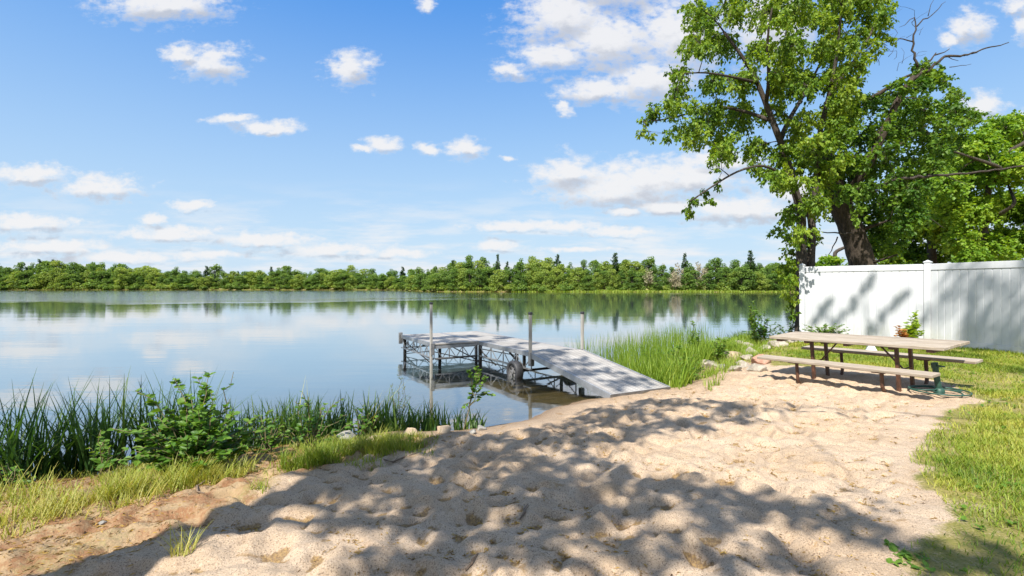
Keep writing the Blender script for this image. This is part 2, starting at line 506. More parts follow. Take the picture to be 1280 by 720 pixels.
def mats():
    # ground: sand, lawn soil, dry bank, lake bed
    m, nt, out = new_mat('ground_material'); t = NT(nt)
    p = t.pos()
    n1 = t.noise(1.3, 4, .6, p); n2 = t.noise(9, 5, .65, p); n3 = t.noise(260, 3, .7, p); n4 = t.noise(70, 4, .7, p)
    sand = t.mix(t.smooth(n1, .35, .65), (.53, .385, .25), (.61, .465, .325))
    sand = t.mix(t.math('MULTIPLY', t.smooth(n2, .52, .72), .5), sand, (.45, .31, .20))
    sand = t.mix(t.math('MULTIPLY', t.smooth(n3, .52, .70), .6), sand, (.27, .185, .125))
    sand = t.mix(t.math('MULTIPLY', t.smooth(n3, .50, .30), .35), sand, (.72, .60, .47))
    n7 = t.noise(115, 2, .6, p); n8 = t.noise(48, 3, .7, p)
    sand = t.mix(t.math('MULTIPLY', t.smooth(n7, .56, .65), .72), sand, (.15, .10, .07))
    sand = t.mix(t.math('MULTIPLY', t.smooth(n7, .40, .33), .45), sand, (.76, .63, .49))
    sand = t.mix(t.math('MULTIPLY', t.smooth(n8, .60, .68), .40), sand, (.24, .155, .09))
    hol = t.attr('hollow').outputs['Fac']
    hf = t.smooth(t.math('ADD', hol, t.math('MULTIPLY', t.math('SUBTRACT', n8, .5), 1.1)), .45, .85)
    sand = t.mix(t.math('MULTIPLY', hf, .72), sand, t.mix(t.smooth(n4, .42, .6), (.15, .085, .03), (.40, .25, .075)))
    # ochre litter stains and pine needles
    n5 = t.noise(3.1, 5, .75, p, .6)
    sand = t.mix(t.math('MULTIPLY', t.smooth(n5, .60, .68), .65), sand, (.36, .22, .09))
    lawn_a = t.attr('lawn').outputs['Fac']; bank_a = t.attr('bank').outputs['Fac']
    wet = t.attr('wet').outputs['Fac']; dep = t.attr('depth').outputs['Fac']
    n6 = t.noise(2.2, 5, .7, p)
    bank = t.mix(t.smooth(t.noise(5.5, 5, .7, p), .42, .6), (.48, .335, .19), (.34, .175, .085))
    bank = t.mix(t.smooth(n4, .5, .7), bank, (.46, .34, .19))
    bank = t.mix(t.math('MULTIPLY', t.smooth(t.math('ADD', n6, t.math('MULTIPLY', t.math('SUBTRACT', n4, .5), .6)), .50, .75), .6), bank, (.25, .24, .07))
    lawn = t.mix(t.smooth(n6, .38, .62), (.20, .20, .04), (.34, .28, .09))
    lawn = t.mix(t.smooth(n4, .5, .72), lawn, (.09, .12, .02))
    lawn = t.mix(t.smooth(t.noise(.9, 4, .7, p), .60, .70), lawn, (.46, .36, .22))
    col = t.mix(t.smooth(t.math('ADD', bank_a, t.math('ADD', t.math('MULTIPLY', t.math('SUBTRACT', n2, .5), .9), t.math('MULTIPLY', t.math('SUBTRACT', n4, .5), .9))), .3, .85), sand, bank)
    col = t.mix(t.smooth(t.math('ADD', lawn_a, t.math('ADD', t.math('MULTIPLY', t.math('SUBTRACT', n2, .5), .9), t.math('MULTIPLY', t.math('SUBTRACT', n4, .5), 1.3))), .45, 1.0), col, lawn)
    wetc = t.mix(1, col, (.46, .40, .33), 'MULTIPLY')
    col = t.mix(t.math('MULTIPLY', wet, .95), col, wetc)
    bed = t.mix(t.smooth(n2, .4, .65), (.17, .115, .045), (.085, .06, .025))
    bed = t.mix(t.smooth(dep, 1.5, 9), bed, (.085, .125, .15))  # deep bed painted blue-grey in place of light scattered in the water
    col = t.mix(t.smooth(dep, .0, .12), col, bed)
    h = t.math('ADD', t.math('MULTIPLY', n4, .6), t.math('MULTIPLY', n3, .5))
    h = t.math('ADD', h, t.math('MULTIPLY', t.noise(24, 5, .65, p), 1.1))
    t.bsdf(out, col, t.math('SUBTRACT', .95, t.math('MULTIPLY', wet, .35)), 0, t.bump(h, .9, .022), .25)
    M['ground'] = m

    # lake water
    m, nt, out = new_mat('lake_water_material'); t = NT(nt)
    p = t.pos()
    sep = t.n('ShaderNodeSeparateXYZ'); t.l(p, sep.inputs[0])
    yy = sep.outputs[1]; xx = sep.outputs[0]
    # ripple band on the open water; calm lee elsewhere
    wob = t.noise(.02, 3, .6, t.mapping(p, (1, .35, 1)))
    yw = t.math('ADD', yy, t.math('MULTIPLY', t.math('SUBTRACT', wob, .5), 60))
    yl = t.math('ADD', yw, t.math('MULTIPLY', xx, -.30))
    band = t.smooth(yl, 74, 92)
    band = t.math('MULTIPLY', band, t.smooth(xx, 10, -25))
    streak = t.math('MULTIPLY', t.smooth(yw, 112, 124), t.smooth(yw, 150, 138))
    str2 = t.math('MULTIPLY', t.math('MULTIPLY', t.smooth(yw, 58, 66), t.smooth(yw, 80, 70)), t.smooth(xx, 14, -6))
    band = t.math('MAXIMUM', band, t.math('MAXIMUM', t.math('MULTIPLY', streak, .8), t.math('MULTIPLY', str2, .5)))
    rip1 = t.noise(1.1, 3, .55, t.mapping(p, (.55, 2.2, 1)))
    rip2 = t.noise(.22, 2, .5, t.mapping(p, (.5, 1.8, 1)))
    rip3 = t.noise(4.2, 2, .5, t.mapping(p, (.7, 1.7, 1)))
    h = t.math('ADD', t.math('MULTIPLY', rip1, .012), t.math('ADD', t.math('MULTIPLY', rip2, .03), t.math('MULTIPLY', rip3, .0018)))
    calm = t.math('ADD', .10, t.math('MULTIPLY', band, 2.2))
    bp = t.n('ShaderNodeBump'); bp.inputs['Distance'].default_value = 1.0
    t.l(calm, bp.inputs['Strength']); t.l(h, bp.inputs['Height'])
    # bump strength is clamped at 1, so scale the height as well
    hh = t.math('MULTIPLY', h, t.math('ADD', .22, t.math('MULTIPLY', band, 4.0))); t.l(hh, bp.inputs['Height'])
    bp.inputs['Strength'].default_value = 1.0
    for lk in list(bp.inputs['Strength'].links): nt.links.remove(lk)
    geo = t.n('ShaderNodeNewGeometry'); dt = t.n('ShaderNodeVectorMath', operation='DOT_PRODUCT'); t.l(bp.outputs[0], dt.inputs[0]); t.l(geo.outputs['Incoming'], dt.inputs[1])
    ca = t.math('SUBTRACT', 1.0, t.math('ABSOLUTE', dt.outputs['Value']), clamp=True)
    fr = t.math('MULTIPLY_ADD', t.math('POWER', ca, 2.6), .96, .03)
    gl = t.n('ShaderNodeBsdfGlossy', i_Roughness=.04); t.l(bp.outputs[0], gl.inputs['Normal'])
    gl.inputs['Color'].default_value = (1, 1, 1, 1)
    tr = t.n('ShaderNodeBsdfTransparent'); tr.inputs[0].default_value = (.86, .90, .84, 1)
    mx = t.n('ShaderNodeMixShader'); t.l(fr, mx.inputs[0]); t.l(tr.outputs[0], mx.inputs[1]); t.l(gl.outputs[0], mx.inputs[2])
    t.l(mx.outputs[0], out.inputs[0])
    M['water'] = m

    # bark
    def bark(name, c1, c2, sc):
        m, nt, out = new_mat(name); t = NT(nt)
        v = t.mapping(t.pos(), (1, 1, .22))
        n = t.noise(sc, 6, .7, v, 1.2); n2 = t.noise(sc * 4, 5, .65, v)
        f = t.math('ADD', t.math('MULTIPLY', n, .7), t.math('MULTIPLY', n2, .3))
        col = t.ramp(f, (.34, c1), (.50, tuple((a + b) / 2 for a, b in zip(c1, c2))), (.66, c2))
        t.bsdf(out, col, .92, 0, t.bump(f, 1.0, .07), .2)
        return m
    M['bark_oak'] = bark('rough_oak_bark', (.018, .014, .011), (.115, .09, .068), 9)
    M['bark_grey'] = bark('grey_brown_bark', (.028, .022, .018), (.12, .10, .08), 16)
    M['bark_dead'] = bark('dead_wood_bark', (.03, .024, .02), (.12, .10, .085), 20)
    M['stem'] = simple_mat('green_brown_stem', (.10, .09, .035), (.17, .13, .06), 20, .7)
    # leaves
    M['leaf_ash'] = leaf_mat('light_green_leaf', (.055, .125, .012), (.14, .25, .018), (.28, .37, .035), .48)
    M['leaf_oak'] = leaf_mat('dark_oak_leaf', (.034, .095, .013), (.07, .16, .018), (.16, .27, .028), .46)
    M['leaf_maple'] = leaf_mat('bright_maple_leaf', (.09, .20, .018), (.19, .33, .028), (.34, .45, .055), .48)
    M['leaf_shrub'] = leaf_mat('shrub_leaf', (.035, .10, .014), (.085, .19, .02), (.16, .27, .03), .40)
    M['leaf_far'] = leaf_mat('distant_leaf', (.09, .17, .035), (.16, .265, .05), (.26, .36, .08), .38)
    M['leaf_far2'] = leaf_mat('distant_yellow_green_leaf', (.13, .21, .035), (.23, .32, .055), (.34, .41, .09), .38)
    M['leaf_far3'] = leaf_mat('distant_deep_green_leaf', (.07, .14, .028), (.125, .225, .04), (.20, .30, .06), .36)
    M['leaf_pine'] = leaf_mat('pine_needles', (.035, .075, .025), (.065, .125, .035), (.11, .18, .05), .2, (1.1, 1.1, .7))
    M['leaf_bare'] = leaf_mat('dry_grey_twigs', (.19, .16, .095), (.29, .25, .15), (.38, .34, .22), .1, (1, 1, 1), .8)
    M['leaf_orange'] = leaf_mat('orange_brown_leaf', (.30, .09, .02), (.50, .19, .05), (.62, .36, .10), .3, (1.2, 1, .8))
    M['leaf_willow'] = leaf_mat('grey_green_narrow_leaf', (.06, .10, .045), (.11, .16, .07), (.17, .22, .10), .3)
    M['grass'] = leaf_mat('lawn_grass_blade', (.085, .165, .014), (.215, .30, .024), (.44, .43, .08), .42, (1.4, 1.25, .5))
    M['grass_bank'] = leaf_mat('bank_grass_blade', (.11, .19, .014), (.27, .325, .028), (.48, .43, .13), .42, (1.35, 1.2, .6))
    M['reed_dark'] = leaf_mat('deep_green_reed', (.026, .07, .018), (.06, .135, .028), (.17, .25, .045), .42, (1.4, 1.4, .6))
    M['reed_bright'] = leaf_mat('bright_green_reed', (.09, .17, .016), (.19, .30, .026), (.34, .41, .06), .45, (1.4, 1.3, .5))
    M['litter'] = leaf_mat('ochre_litter', (.12, .06, .02), (.34, .21, .05), (.52, .36, .10), .1, (1, 1, 1), .8)
    # built things
    m, nt, out = new_mat('white_vinyl'); t = NT(nt)
    n = t.noise(2.0, 5, .6, t.mapping(t.pos(), (1, 1, .5))); n2 = t.noise(30, 4, .6, t.pos())
    col = t.mix(t.smooth(n, .45, .75), (.56, .57, .585), (.48, .495, .515))
    col = t.mix(t.math('MULTIPLY', t.smooth(n2, .62, .75), .15), col, (.5, .5, .45))
    sz = t.n('ShaderNodeSeparateXYZ'); t.l(t.pos(), sz.inputs[0])
    dirt = t.math('MULTIPLY', t.smooth(sz.outputs[2], .75, .10), t.smooth(t.noise(5, 5, .7, t.mapping(t.pos(), (1, 1, .35))), .42, .68))
    col = t.mix(t.math('MULTIPLY', dirt, .55), col, (.42, .42, .32))
    run = t.math('MULTIPLY', t.smooth(t.noise(7, 3, .6, t.mapping(t.pos(), (1, 1, .06))), .56, .72), .22)
    col = t.mix(run, col, (.46, .47, .44))
    t.bsdf(out, col, .38, 0, t.bump(n2, .05, .002), .5)
    M['vinyl'] = m
    m, nt, out = new_mat('weathered_plank'); t = NT(nt)
    v = t.mapping(t.obj(), (1.2, 14, 14))
    n = t.noise(3, 6, .65, v, .4); n2 = t.noise(22, 5, .7, t.mapping(t.obj(), (.6, 10, 10)))
    n3 = t.noise(2.2, 4, .6, t.obj())
    col = t.ramp(n, (.3, (.20, .162, .12)), (.5, (.37, .312, .24)), (.72, (.48, .415, .335)))
    col = t.mix(t.math('MULTIPLY', t.smooth(n2, .5, .7), .5), col, (.20, .135, .095))
    col = t.mix(t.math('MULTIPLY', t.smooth(n3, .5, .75), .4), col, (.42, .37, .32))
    so = t.n('ShaderNodeSeparateXYZ'); t.l(t.obj(), so.inputs[0])
    wn = t.n('ShaderNodeTexWhiteNoise', noise_dimensions='1D'); t.l(t.math('FLOOR', t.math('MULTIPLY_ADD', so.outputs[1], 6.667, .5)), wn.inputs['W'])
    col = t.mix(t.math('MULTIPLY', wn.outputs[0], .55), col, (.23, .18, .14))
    t.bsdf(out, col, .85, 0, t.bump(t.math('ADD', n, n2), .5, .004), .25)
    M['plank'] = m
    M['steel_brown'] = simple_mat('brown_painted_steel', (.045, .022, .014), (.13, .055, .03), 14, .55, .0, .3, .003)
    M['steel_dark'] = simple_mat('dark_steel', (.03, .028, .026), (.075, .068, .06), 12, .5, .6, .3, .002)
    M['alu'] = simple_mat('dull_aluminium', (.26, .265, .27), (.38, .385, .39), 6, .45, .55, .1, .002, (1, 1, 1))
    M['alu_dark'] = simple_mat('tarnished_aluminium', (.16, .155, .15), (.27, .265, .26), 8, .5, .5, .2, .002)
    M['post'] = simple_mat('weathered_grey_post', (.29, .27, .235), (.43, .405, .36), 9, .65, .25, .2, .002, (1, 1, .2))
    M['black'] = simple_mat('black_rubber', (.016, .016, .018), (.04, .04, .042), 16, .6, 0, .3, .002)
    M['hub'] = simple_mat('grey_plastic_hub', (.10, .10, .105), (.19, .185, .18), 16, .6, 0, .3, .002)
    M['green_paint'] = simple_mat('dark_green_paint', (.012, .05, .036), (.03, .085, .06), 18, .5, 0, .2, .002)
    M['rock_pale'] = simple_mat('pale_stone', (.21, .18, .14), (.40, .35, .28), 6, .9, 0, .8, .02)
    M['rock_grey'] = simple_mat('grey_stone', (.17, .16, .14), (.33, .31, .27), 7, .9, 0, .8, .02)
    M['rock_tan'] = simple_mat('tan_stone', (.30, .22, .14), (.48, .37, .25), 7, .9, 0, .8, .02)
    M['rock_red'] = simple_mat('reddish_stone', (.30, .15, .10), (.44, .27, .19), 7, .9, 0, .8, .02)
    M['white_block'] = simple_mat('white_painted_block', (.76, .76, .74), (.84, .84, .82), 9, .7, 0, .3, .004)
    M['twig'] = simple_mat('dry_twig', (.10, .07, .045), (.22, .16, .11), 30, .9)
    # perforated dock decking
    m, nt, out = new_mat('perforated_grey_decking'); t = NT(nt)
    o = t.obj()
    sp = t.n('ShaderNodeSeparateXYZ'); t.l(o, sp.inputs[0])
    gx = t.math('PINGPONG', t.math('MULTIPLY', sp.outputs[0], 19), .5); gy = t.math('PINGPONG', t.math('MULTIPLY', sp.outputs[1], 10), .5)
    hole = t.math('MULTIPLY', t.smooth(gx, .26, .34), t.smooth(gy, .13, .2))
    seam = t.smooth(t.math('PINGPONG', t.math('MULTIPLY', sp.outputs[0], 3.28), .5), .03, .012)
    n = t.noise(2.2, 5, .65, o); n2 = t.noise(40, 4, .65, o)
    col = t.mix(t.smooth(n, .35, .68), (.32, .295, .265), (.42, .395, .36))
    col = t.mix(t.math('MULTIPLY', t.smooth(n2, .5, .75), .3), col, (.25, .23, .2))
    col = t.mix(t.math('MULTIPLY', hole, .48), col, (.05, .05, .052))
    col = t.mix(t.math('MULTIPLY', seam, .6), col, (.1, .1, .1))
    hgt = t.math('SUBTRACT', 1.0, t.math('MAXIMUM', hole, seam))
    t.bsdf(out, col, .7, 0, t.bump(hgt, .35, .004), .22)
    M['deck'] = m


# ------------------------------------------------------------------ sky and light
CLOUDS = [(205, 4, 88, 26), (262, 78, 46, 24), (225, 66, 26, 10), (440, 84, 30, 27), (532, 4, 14, 10), (290, 150, 34, 7), (335, 159, 48, 10), (478, 181, 28, 12), (452, 187, 18, 5), (582, 186, 25, 13), (536, 186, 17, 8), (637, 197, 12, 5),
          (40, 217, 58, 13), (120, 234, 60, 17), (243, 257, 34, 8), (40, 278, 75, 13), (192, 274, 20, 8), (215, 292, 85, 11), (330, 300, 70, 11), (420, 312, 95, 10), (500, 316, 45, 7), (60, 308, 85, 12), (150, 322, 90, 9), (260, 318, 60, 6),
          (622, 306, 35, 9), (650, 282, 75, 8), (705, 284, 60, 8), (775, 290, 58, 8), (730, 312, 60, 4),
          (800, 228, 120, 32), (775, 238, 100, 26), (860, 222, 95, 28), (925, 262, 90, 20), (718, 216, 56, 22), (900, 200, 70, 14), (925, 262, 75, 17), (830, 258, 60, 12), (780, 265, 26, 6), (1010, 240, 70, 20),
          (700, 20, 66, 42), (760, 50, 80, 44), (690, 72, 52, 20), (638, 86, 30, 13), (750, 112, 60, 20), (815, 100, 60, 34), (850, 40, 70, 55), (960, 30, 70, 60), (705, 136, 13, 7), (760, -20, 90, 40),
          (1210, 34, 32, 24), (1190, 50, 20, 8), (1228, 132, 30, 15), (1280, 30, 16, 28), (1300, 150, 30, 14), (1275, 4, 30, 10)]


def cloud_group():
    g = bpy.data.node_groups.new('cloud_field', 'ShaderNodeTree')
    g.interface.new_socket('Vector', in_out='INPUT', socket_type='NodeSocketVector')
    g.interface.new_socket('Field', in_out='OUTPUT', socket_type='NodeSocketFloat')
    gi = g.nodes.new('NodeGroupInput'); go = g.nodes.new('NodeGroupOutput')
    t = NT(g)
    cur = None
    for cx, cy, rx, ry in CLOUDS:
        rx *= 1.34; ry *= 1.40
        v = g.nodes.new('ShaderNodeVectorMath'); v.operation = 'MULTIPLY_ADD'
        t.l(gi.outputs[0], v.inputs[0]); v.inputs[1].default_value = (1 / rx, 1 / ry, 0); v.inputs[2].default_value = (-cx / rx, -cy / ry, 0)
        ln = g.nodes.new('ShaderNodeVectorMath'); ln.operation = 'LENGTH'; t.l(v.outputs[0], ln.inputs[0])
        cur = ln.outputs['Value'] if cur is None else t.math('SMOOTH_MIN', cur, ln.outputs['Value'], .22)
    t.l(t.math('SUBTRACT', 1.0, cur), go.inputs[0])
    return g


def sky():
    w = bpy.data.worlds.new('World'); SC.world = w; w.use_nodes = True
    nt = w.node_tree; nt.nodes.clear(); t = NT(nt)
    out = nt.nodes.new('ShaderNodeOutputWorld'); bg = nt.nodes.new('ShaderNodeBackground')
    st = nt.nodes.new('ShaderNodeTexSky'); st.sky_type = 'NISHITA'; st.sun_disc = False
    st.sun_elevation = SUN_EL; st.sun_rotation = math.atan2(SUNV[0], SUNV[1])
    st.air_density = 1.0; st.dust_density = .6; st.ozone_density = 1.6; st.altitude = 200
    tc = nt.nodes.new('ShaderNodeTexCoord')
    sp = t.n('ShaderNodeSeparateXYZ'); t.l(tc.outputs['Generated'], sp.inputs[0])
    x, y, z = sp.outputs
    ay = t.math('MAXIMUM', t.math('ABSOLUTE', y), .02)
    u = t.math('MULTIPLY_ADD', t.math('DIVIDE', x, ay), F, 640)
    v = t.math('MULTIPLY_ADD', t.math('DIVIDE', z, ay), -F, HZ)
    cb = t.n('ShaderNodeCombineXYZ'); t.l(u, cb.inputs[0]); t.l(v, cb.inputs[1])
    P = cb.outputs[0]
    # warp
    wn = nt.nodes.new('ShaderNodeTexNoise'); wn.inputs['Scale'].default_value = 1 / 34; wn.inputs['Detail'].default_value = 5; wn.inputs['Roughness'].default_value = .6
    t.l(t.mapping(P, (1, 1.5, 1)), wn.inputs['Vector'])
    vm = t.n('ShaderNodeVectorMath', operation='SUBTRACT'); t.l(wn.outputs['Color'], vm.inputs[0]); vm.inputs[1].default_value = (.5, .5, .5)
    amp = t.smooth(v, 360, 120)
    vs = t.n('ShaderNodeVectorMath', operation='MULTIPLY'); t.l(vm.outputs[0], vs.inputs[0]); vs.inputs[1].default_value = (46, 26, 0)
    vsc = t.n('ShaderNodeVectorMath', operation='SCALE'); t.l(vs.outputs[0], vsc.inputs[0]); t.l(t.math('MULTIPLY_ADD', amp, .6, .4), vsc.inputs['Scale'])
    va = t.n('ShaderNodeVectorMath', operation='ADD'); t.l(P, va.inputs[0]); t.l(vsc.outputs[0], va.inputs[1])
    g = cloud_group()
    g1 = t.n('ShaderNodeGroup'); g1.node_tree = g; t.l(va.outputs[0], g1.inputs[0])
    up = t.n('ShaderNodeVectorMath', operation='ADD'); t.l(va.outputs[0], up.inputs[0]); up.inputs[1].default_value = (-5, -13, 0)
    g2 = t.n('ShaderNodeGroup'); g2.node_tree = g; t.l(up.outputs[0], g2.inputs[0])
    nv = t.mapping(P, (1, 1.7, 1))
    n1 = t.noise(1 / 20, 7, .62, nv); n0 = t.noise(1 / 60, 4, .6, nv)
    nn = t.math('ADD', t.math('MULTIPLY', t.math('SUBTRACT', n1, .5), 1.6), t.math('MULTIPLY', t.math('SUBTRACT', n0, .5), .7))
    fld = t.math('ADD', g1.outputs[0], nn)
    alpha = t.smooth(fld, .06, .80)
    # thin veil near the horizon
    veil = t.math('MULTIPLY', t.smooth(t.noise(1 / 55, 5, .6, t.mapping(P, (.5, 3, 1))), .40, .68), t.math('MULTIPLY', t.smooth(v, 215, 325), .8))
    alpha = t.math('MAXIMUM', t.math('MULTIPLY', alpha, .93), veil)
    over = t.math('MAXIMUM', t.smooth(v, -70, -260), t.smooth(y, .12, -.05))  # unseen cloud cover overhead and behind, added to whiten the fill light
    on = t.noise(2.6, 5, .6, t.mapping(tc.outputs['Generated'], (1, 1, 1.6)))
    alpha = t.math('MAXIMUM', alpha, t.math('MULTIPLY', t.math('MULTIPLY', t.smooth(on, .36, .60), .5), over))
    # the underside of a cloud is greyer than its sunlit top
    slope = t.math('SUBTRACT', g2.outputs[0], g1.outputs[0])
    under = t.math('MULTIPLY', t.smooth(t.math('ADD', slope, t.math('MULTIPLY', t.math('SUBTRACT', n1, .5), .7)), -.12, .36), t.smooth(fld, .05, .5))
    ccol = t.mix(under, (4.4, 4.37, 4.4), (2.75, 2.9, 3.25))
    # richer blue overhead
    sr = t.n('ShaderNodeSeparateColor'); t.l(st.outputs[0], sr.inputs[0])
    sc = t.n('ShaderNodeCombineColor')
    for k, (a, gm) in enumerate(((.47, .90), (1.16, .60), (2.95, .27))):
        t.l(t.math('MULTIPLY', t.math('POWER', sr.outputs[k], gm), a), sc.inputs[k])
    # pale humid air low over the lake
    pale = t.math('MULTIPLY', t.math('POWER', t.math('SUBTRACT', 1.0, t.math('DIVIDE', t.math('MAXIMUM', z, 0.0), .52), clamp=True), 1.2), .88)
    skyc = t.mix(pale, sc.outputs[0], (3.1, 3.8, 4.45))
    c = t.mix(alpha, skyc, ccol)
    t.l(c, bg.inputs[0]); bg.inputs[1].default_value = .104
    t.l(bg.outputs[0], out.inputs[0])
    sl = bpy.data.lights.new('sun', 'SUN'); sl.energy = 4.4; sl.angle = R(.53); sl.color = (1, .955, .88)
    so = bpy.data.objects.new('sun', sl); COL.objects.link(so)
    so.rotation_euler = Vector(-SUNV).to_track_quat('-Z', 'Y').to_euler()
    so.location = (-6, -10, 20)


def camera():
    cd = bpy.data.cameras.new('camera'); co = bpy.data.objects.new('camera', cd); COL.objects.link(co)
    cd.sensor_width = 36; cd.lens = F / 1280 * 36; cd.shift_y = -2 / 1280
    cd.clip_start = .05; cd.clip_end = 3000
    co.location = (0, 0, CZ); co.rotation_euler = (R(90), 0, 0)
    SC.camera = co


# ------------------------------------------------------------------ trees
def curve(p0, p1, bow, n=6, jit=.04, r=rng):
    p0 = np.asarray(p0, float); p1 = np.asarray(p1, float)
    t = np.linspace(0, 1, n)[:, None]
    L = np.linalg.norm(p1 - p0)
    pts = p0 * (1 - t) + p1 * t + np.asarray(bow, float) * (4 * t * (1 - t))
    pts[1:-1] += r.normal(0, jit * L, (n - 2, 3)) * .5
    return pts


def resample(pts, step):
    pts = np.asarray(pts, float)
    seg = np.linalg.norm(np.diff(pts, axis=0), axis=1); s = np.concatenate([[0], np.cumsum(seg)])
    n = max(2, int(s[-1] / step) + 1); q = np.linspace(0, s[-1], n)
    # smooth Catmull-like through linear interpolation plus one smoothing pass
    out = np.stack([np.interp(q, s, pts[:, k]) for k in range(3)], 1)
    for _ in range(2):
        out[1:-1] = .25 * out[:-2] + .5 * out[1:-1] + .25 * out[2:]
    return out


def grow(limbs, clumps, r, leaf_len=.14, twigs_per=26, leaves_per=9, droop=.5, twig_r=.006, spread=1.0, tint_bias=0.0, tint_sd=.22, clump_tint=.25, min_tw=5):
    """limbs: list of (points, r0, r1). clumps: list of (centre, radius).  Returns wood MB, leaf arrays."""
    wood = MB(); nodes = []; rad = []
    for pts, r0, r1 in limbs:
        q = resample(pts, .25)
        rr = np.linspace(r0, r1, len(q)) if r0 < .2 else r0 + (r1 - r0) * np.linspace(0, 1, len(q)) ** .8
        rr = rr * (1 + r.normal(0, .035, len(q)))
        wood.tube(q, rr, 12 if r0 > .15 else 7)
        nodes += list(q); rad += list(rr)
    P, A, N, S, T = [], [], [], [], []
    if not clumps: return wood, None
    nodes = list(nodes)
    C = np.array([c for c, _ in clumps]); allp = np.array(nodes)
    order = np.argsort([np.min(np.linalg.norm(allp - c, axis=1)) for c in C])
    for ci in order:
        c, cr = clumps[ci]; c = np.asarray(c, float)
        arr = np.array(nodes)
        dd = np.linalg.norm(arr - c, axis=1) + .35 * np.maximum(arr[:, 2] - c[2], 0)
        i = int(np.argmin(dd)); p0 = arr[i]; L = np.linalg.norm(c - p0)
        if L > .12:
            r0 = min(rad[i] * .7, .008 + .014 * L)
            pts = resample(curve(p0, c, (0, 0, .10 * L), 6, .07, r), .2)
            wood.tube(pts, np.linspace(r0, max(.005, r0 * .35), len(pts)), 5)
            nodes += list(pts[1:]); rad += list(np.linspace(r0, max(.005, r0 * .35), len(pts)))[1:]
            src = pts[len(pts) // 2:]
        else:
            src = arr[i:i + 1]
        ct = r.normal(0, clump_tint)
        nt_ = max(min_tw, int(twigs_per * (cr / .8) ** 2))
        for k in range(nt_):
            d = r.normal(size=3); d /= np.linalg.norm(d)
            e = c + d * cr * spread * r.uniform(.35, 1.0) ** .6 * np.array([1, 1, .85])
            s0 = src[r.integers(len(src))]
            e = e - np.array([0, 0, droop * .25 * cr])
            tw = curve(s0, e, (0, 0, .22 * cr), 5, .05, r)
            if k % 2 == 0 or L < .12:
                wood.tube(tw, np.linspace(twig_r, twig_r * .35, 5), 3, cap=False)
            m = leaves_per
            tt = r.uniform(.35, 1.0, m) ** .8
            base = np.stack([np.interp(tt, np.linspace(0, 1, 5), tw[:, q]) for q in range(3)], 1)
            ax = (tw[-1] - tw[-2]); ax = ax / (np.linalg.norm(ax) + 1e-9)
            a = r.normal(0, .75, (m, 3)) + ax + np.array([0, 0, -droop])
            nn = r.normal(0, .55, (m, 3)) + np.array([0, 0, 1.0])
            P.append(base + r.normal(0, .03, (m, 3))); A.append(a); N.append(nn); S.append(leaf_len * r.uniform(.65, 1.2, m))
            T.append(np.clip(.5 + tint_bias + ct + r.normal(0, tint_sd, m), 0, 1))
    return wood, [np.concatenate(q) for q in (P, A, N, S, T)]


def px_clumps(lst, D, r, scale=1.0, dspread=1.2, extra=1):
    out = []
    for it in lst:
        px, py, pr = it[:3]
        dd = it[3] if len(it) > 3 else 0
        for k in range(extra):
            DD = D + dd + r.uniform(-dspread, dspread)
            c = W(px + (r.normal(0, 6) if k else 0), py + (r.normal(0, 6) if k else 0), DD)
            out.append((c, pr / F * DD * scale))
    return out


def fill(poly, n, D, r, lo, hi, ds, gap=0.0, seed=0):
    """clumps scattered through a crown outline; the noise leaves gaps for the sky"""
    p = np.array(poly, float); mn, mx = p.min(0), p.max(0); out = []
    while len(out) < n:
        q = r.uniform(mn, mx)
        if poly_sd(q[:1], q[1:], p)[0] < 2: continue
        if fbm(q[:1] / 38, q[1:] / 38, 2, seed)[0] < gap: continue
        DD = D + r.uniform(-ds, ds); out.append((W(q[0], q[1], DD), r.uniform(lo, hi) / F * DD))
    return out


def limb(pxs, D, r0, r1):
    """pxs: (px, py[, dD]) joints of a limb standing about D metres away"""
    return ([W(q[0], q[1], D + (q[2] if len(q) > 2 else 0)) for q in pxs], r0 / F * D, r1 / F * D)


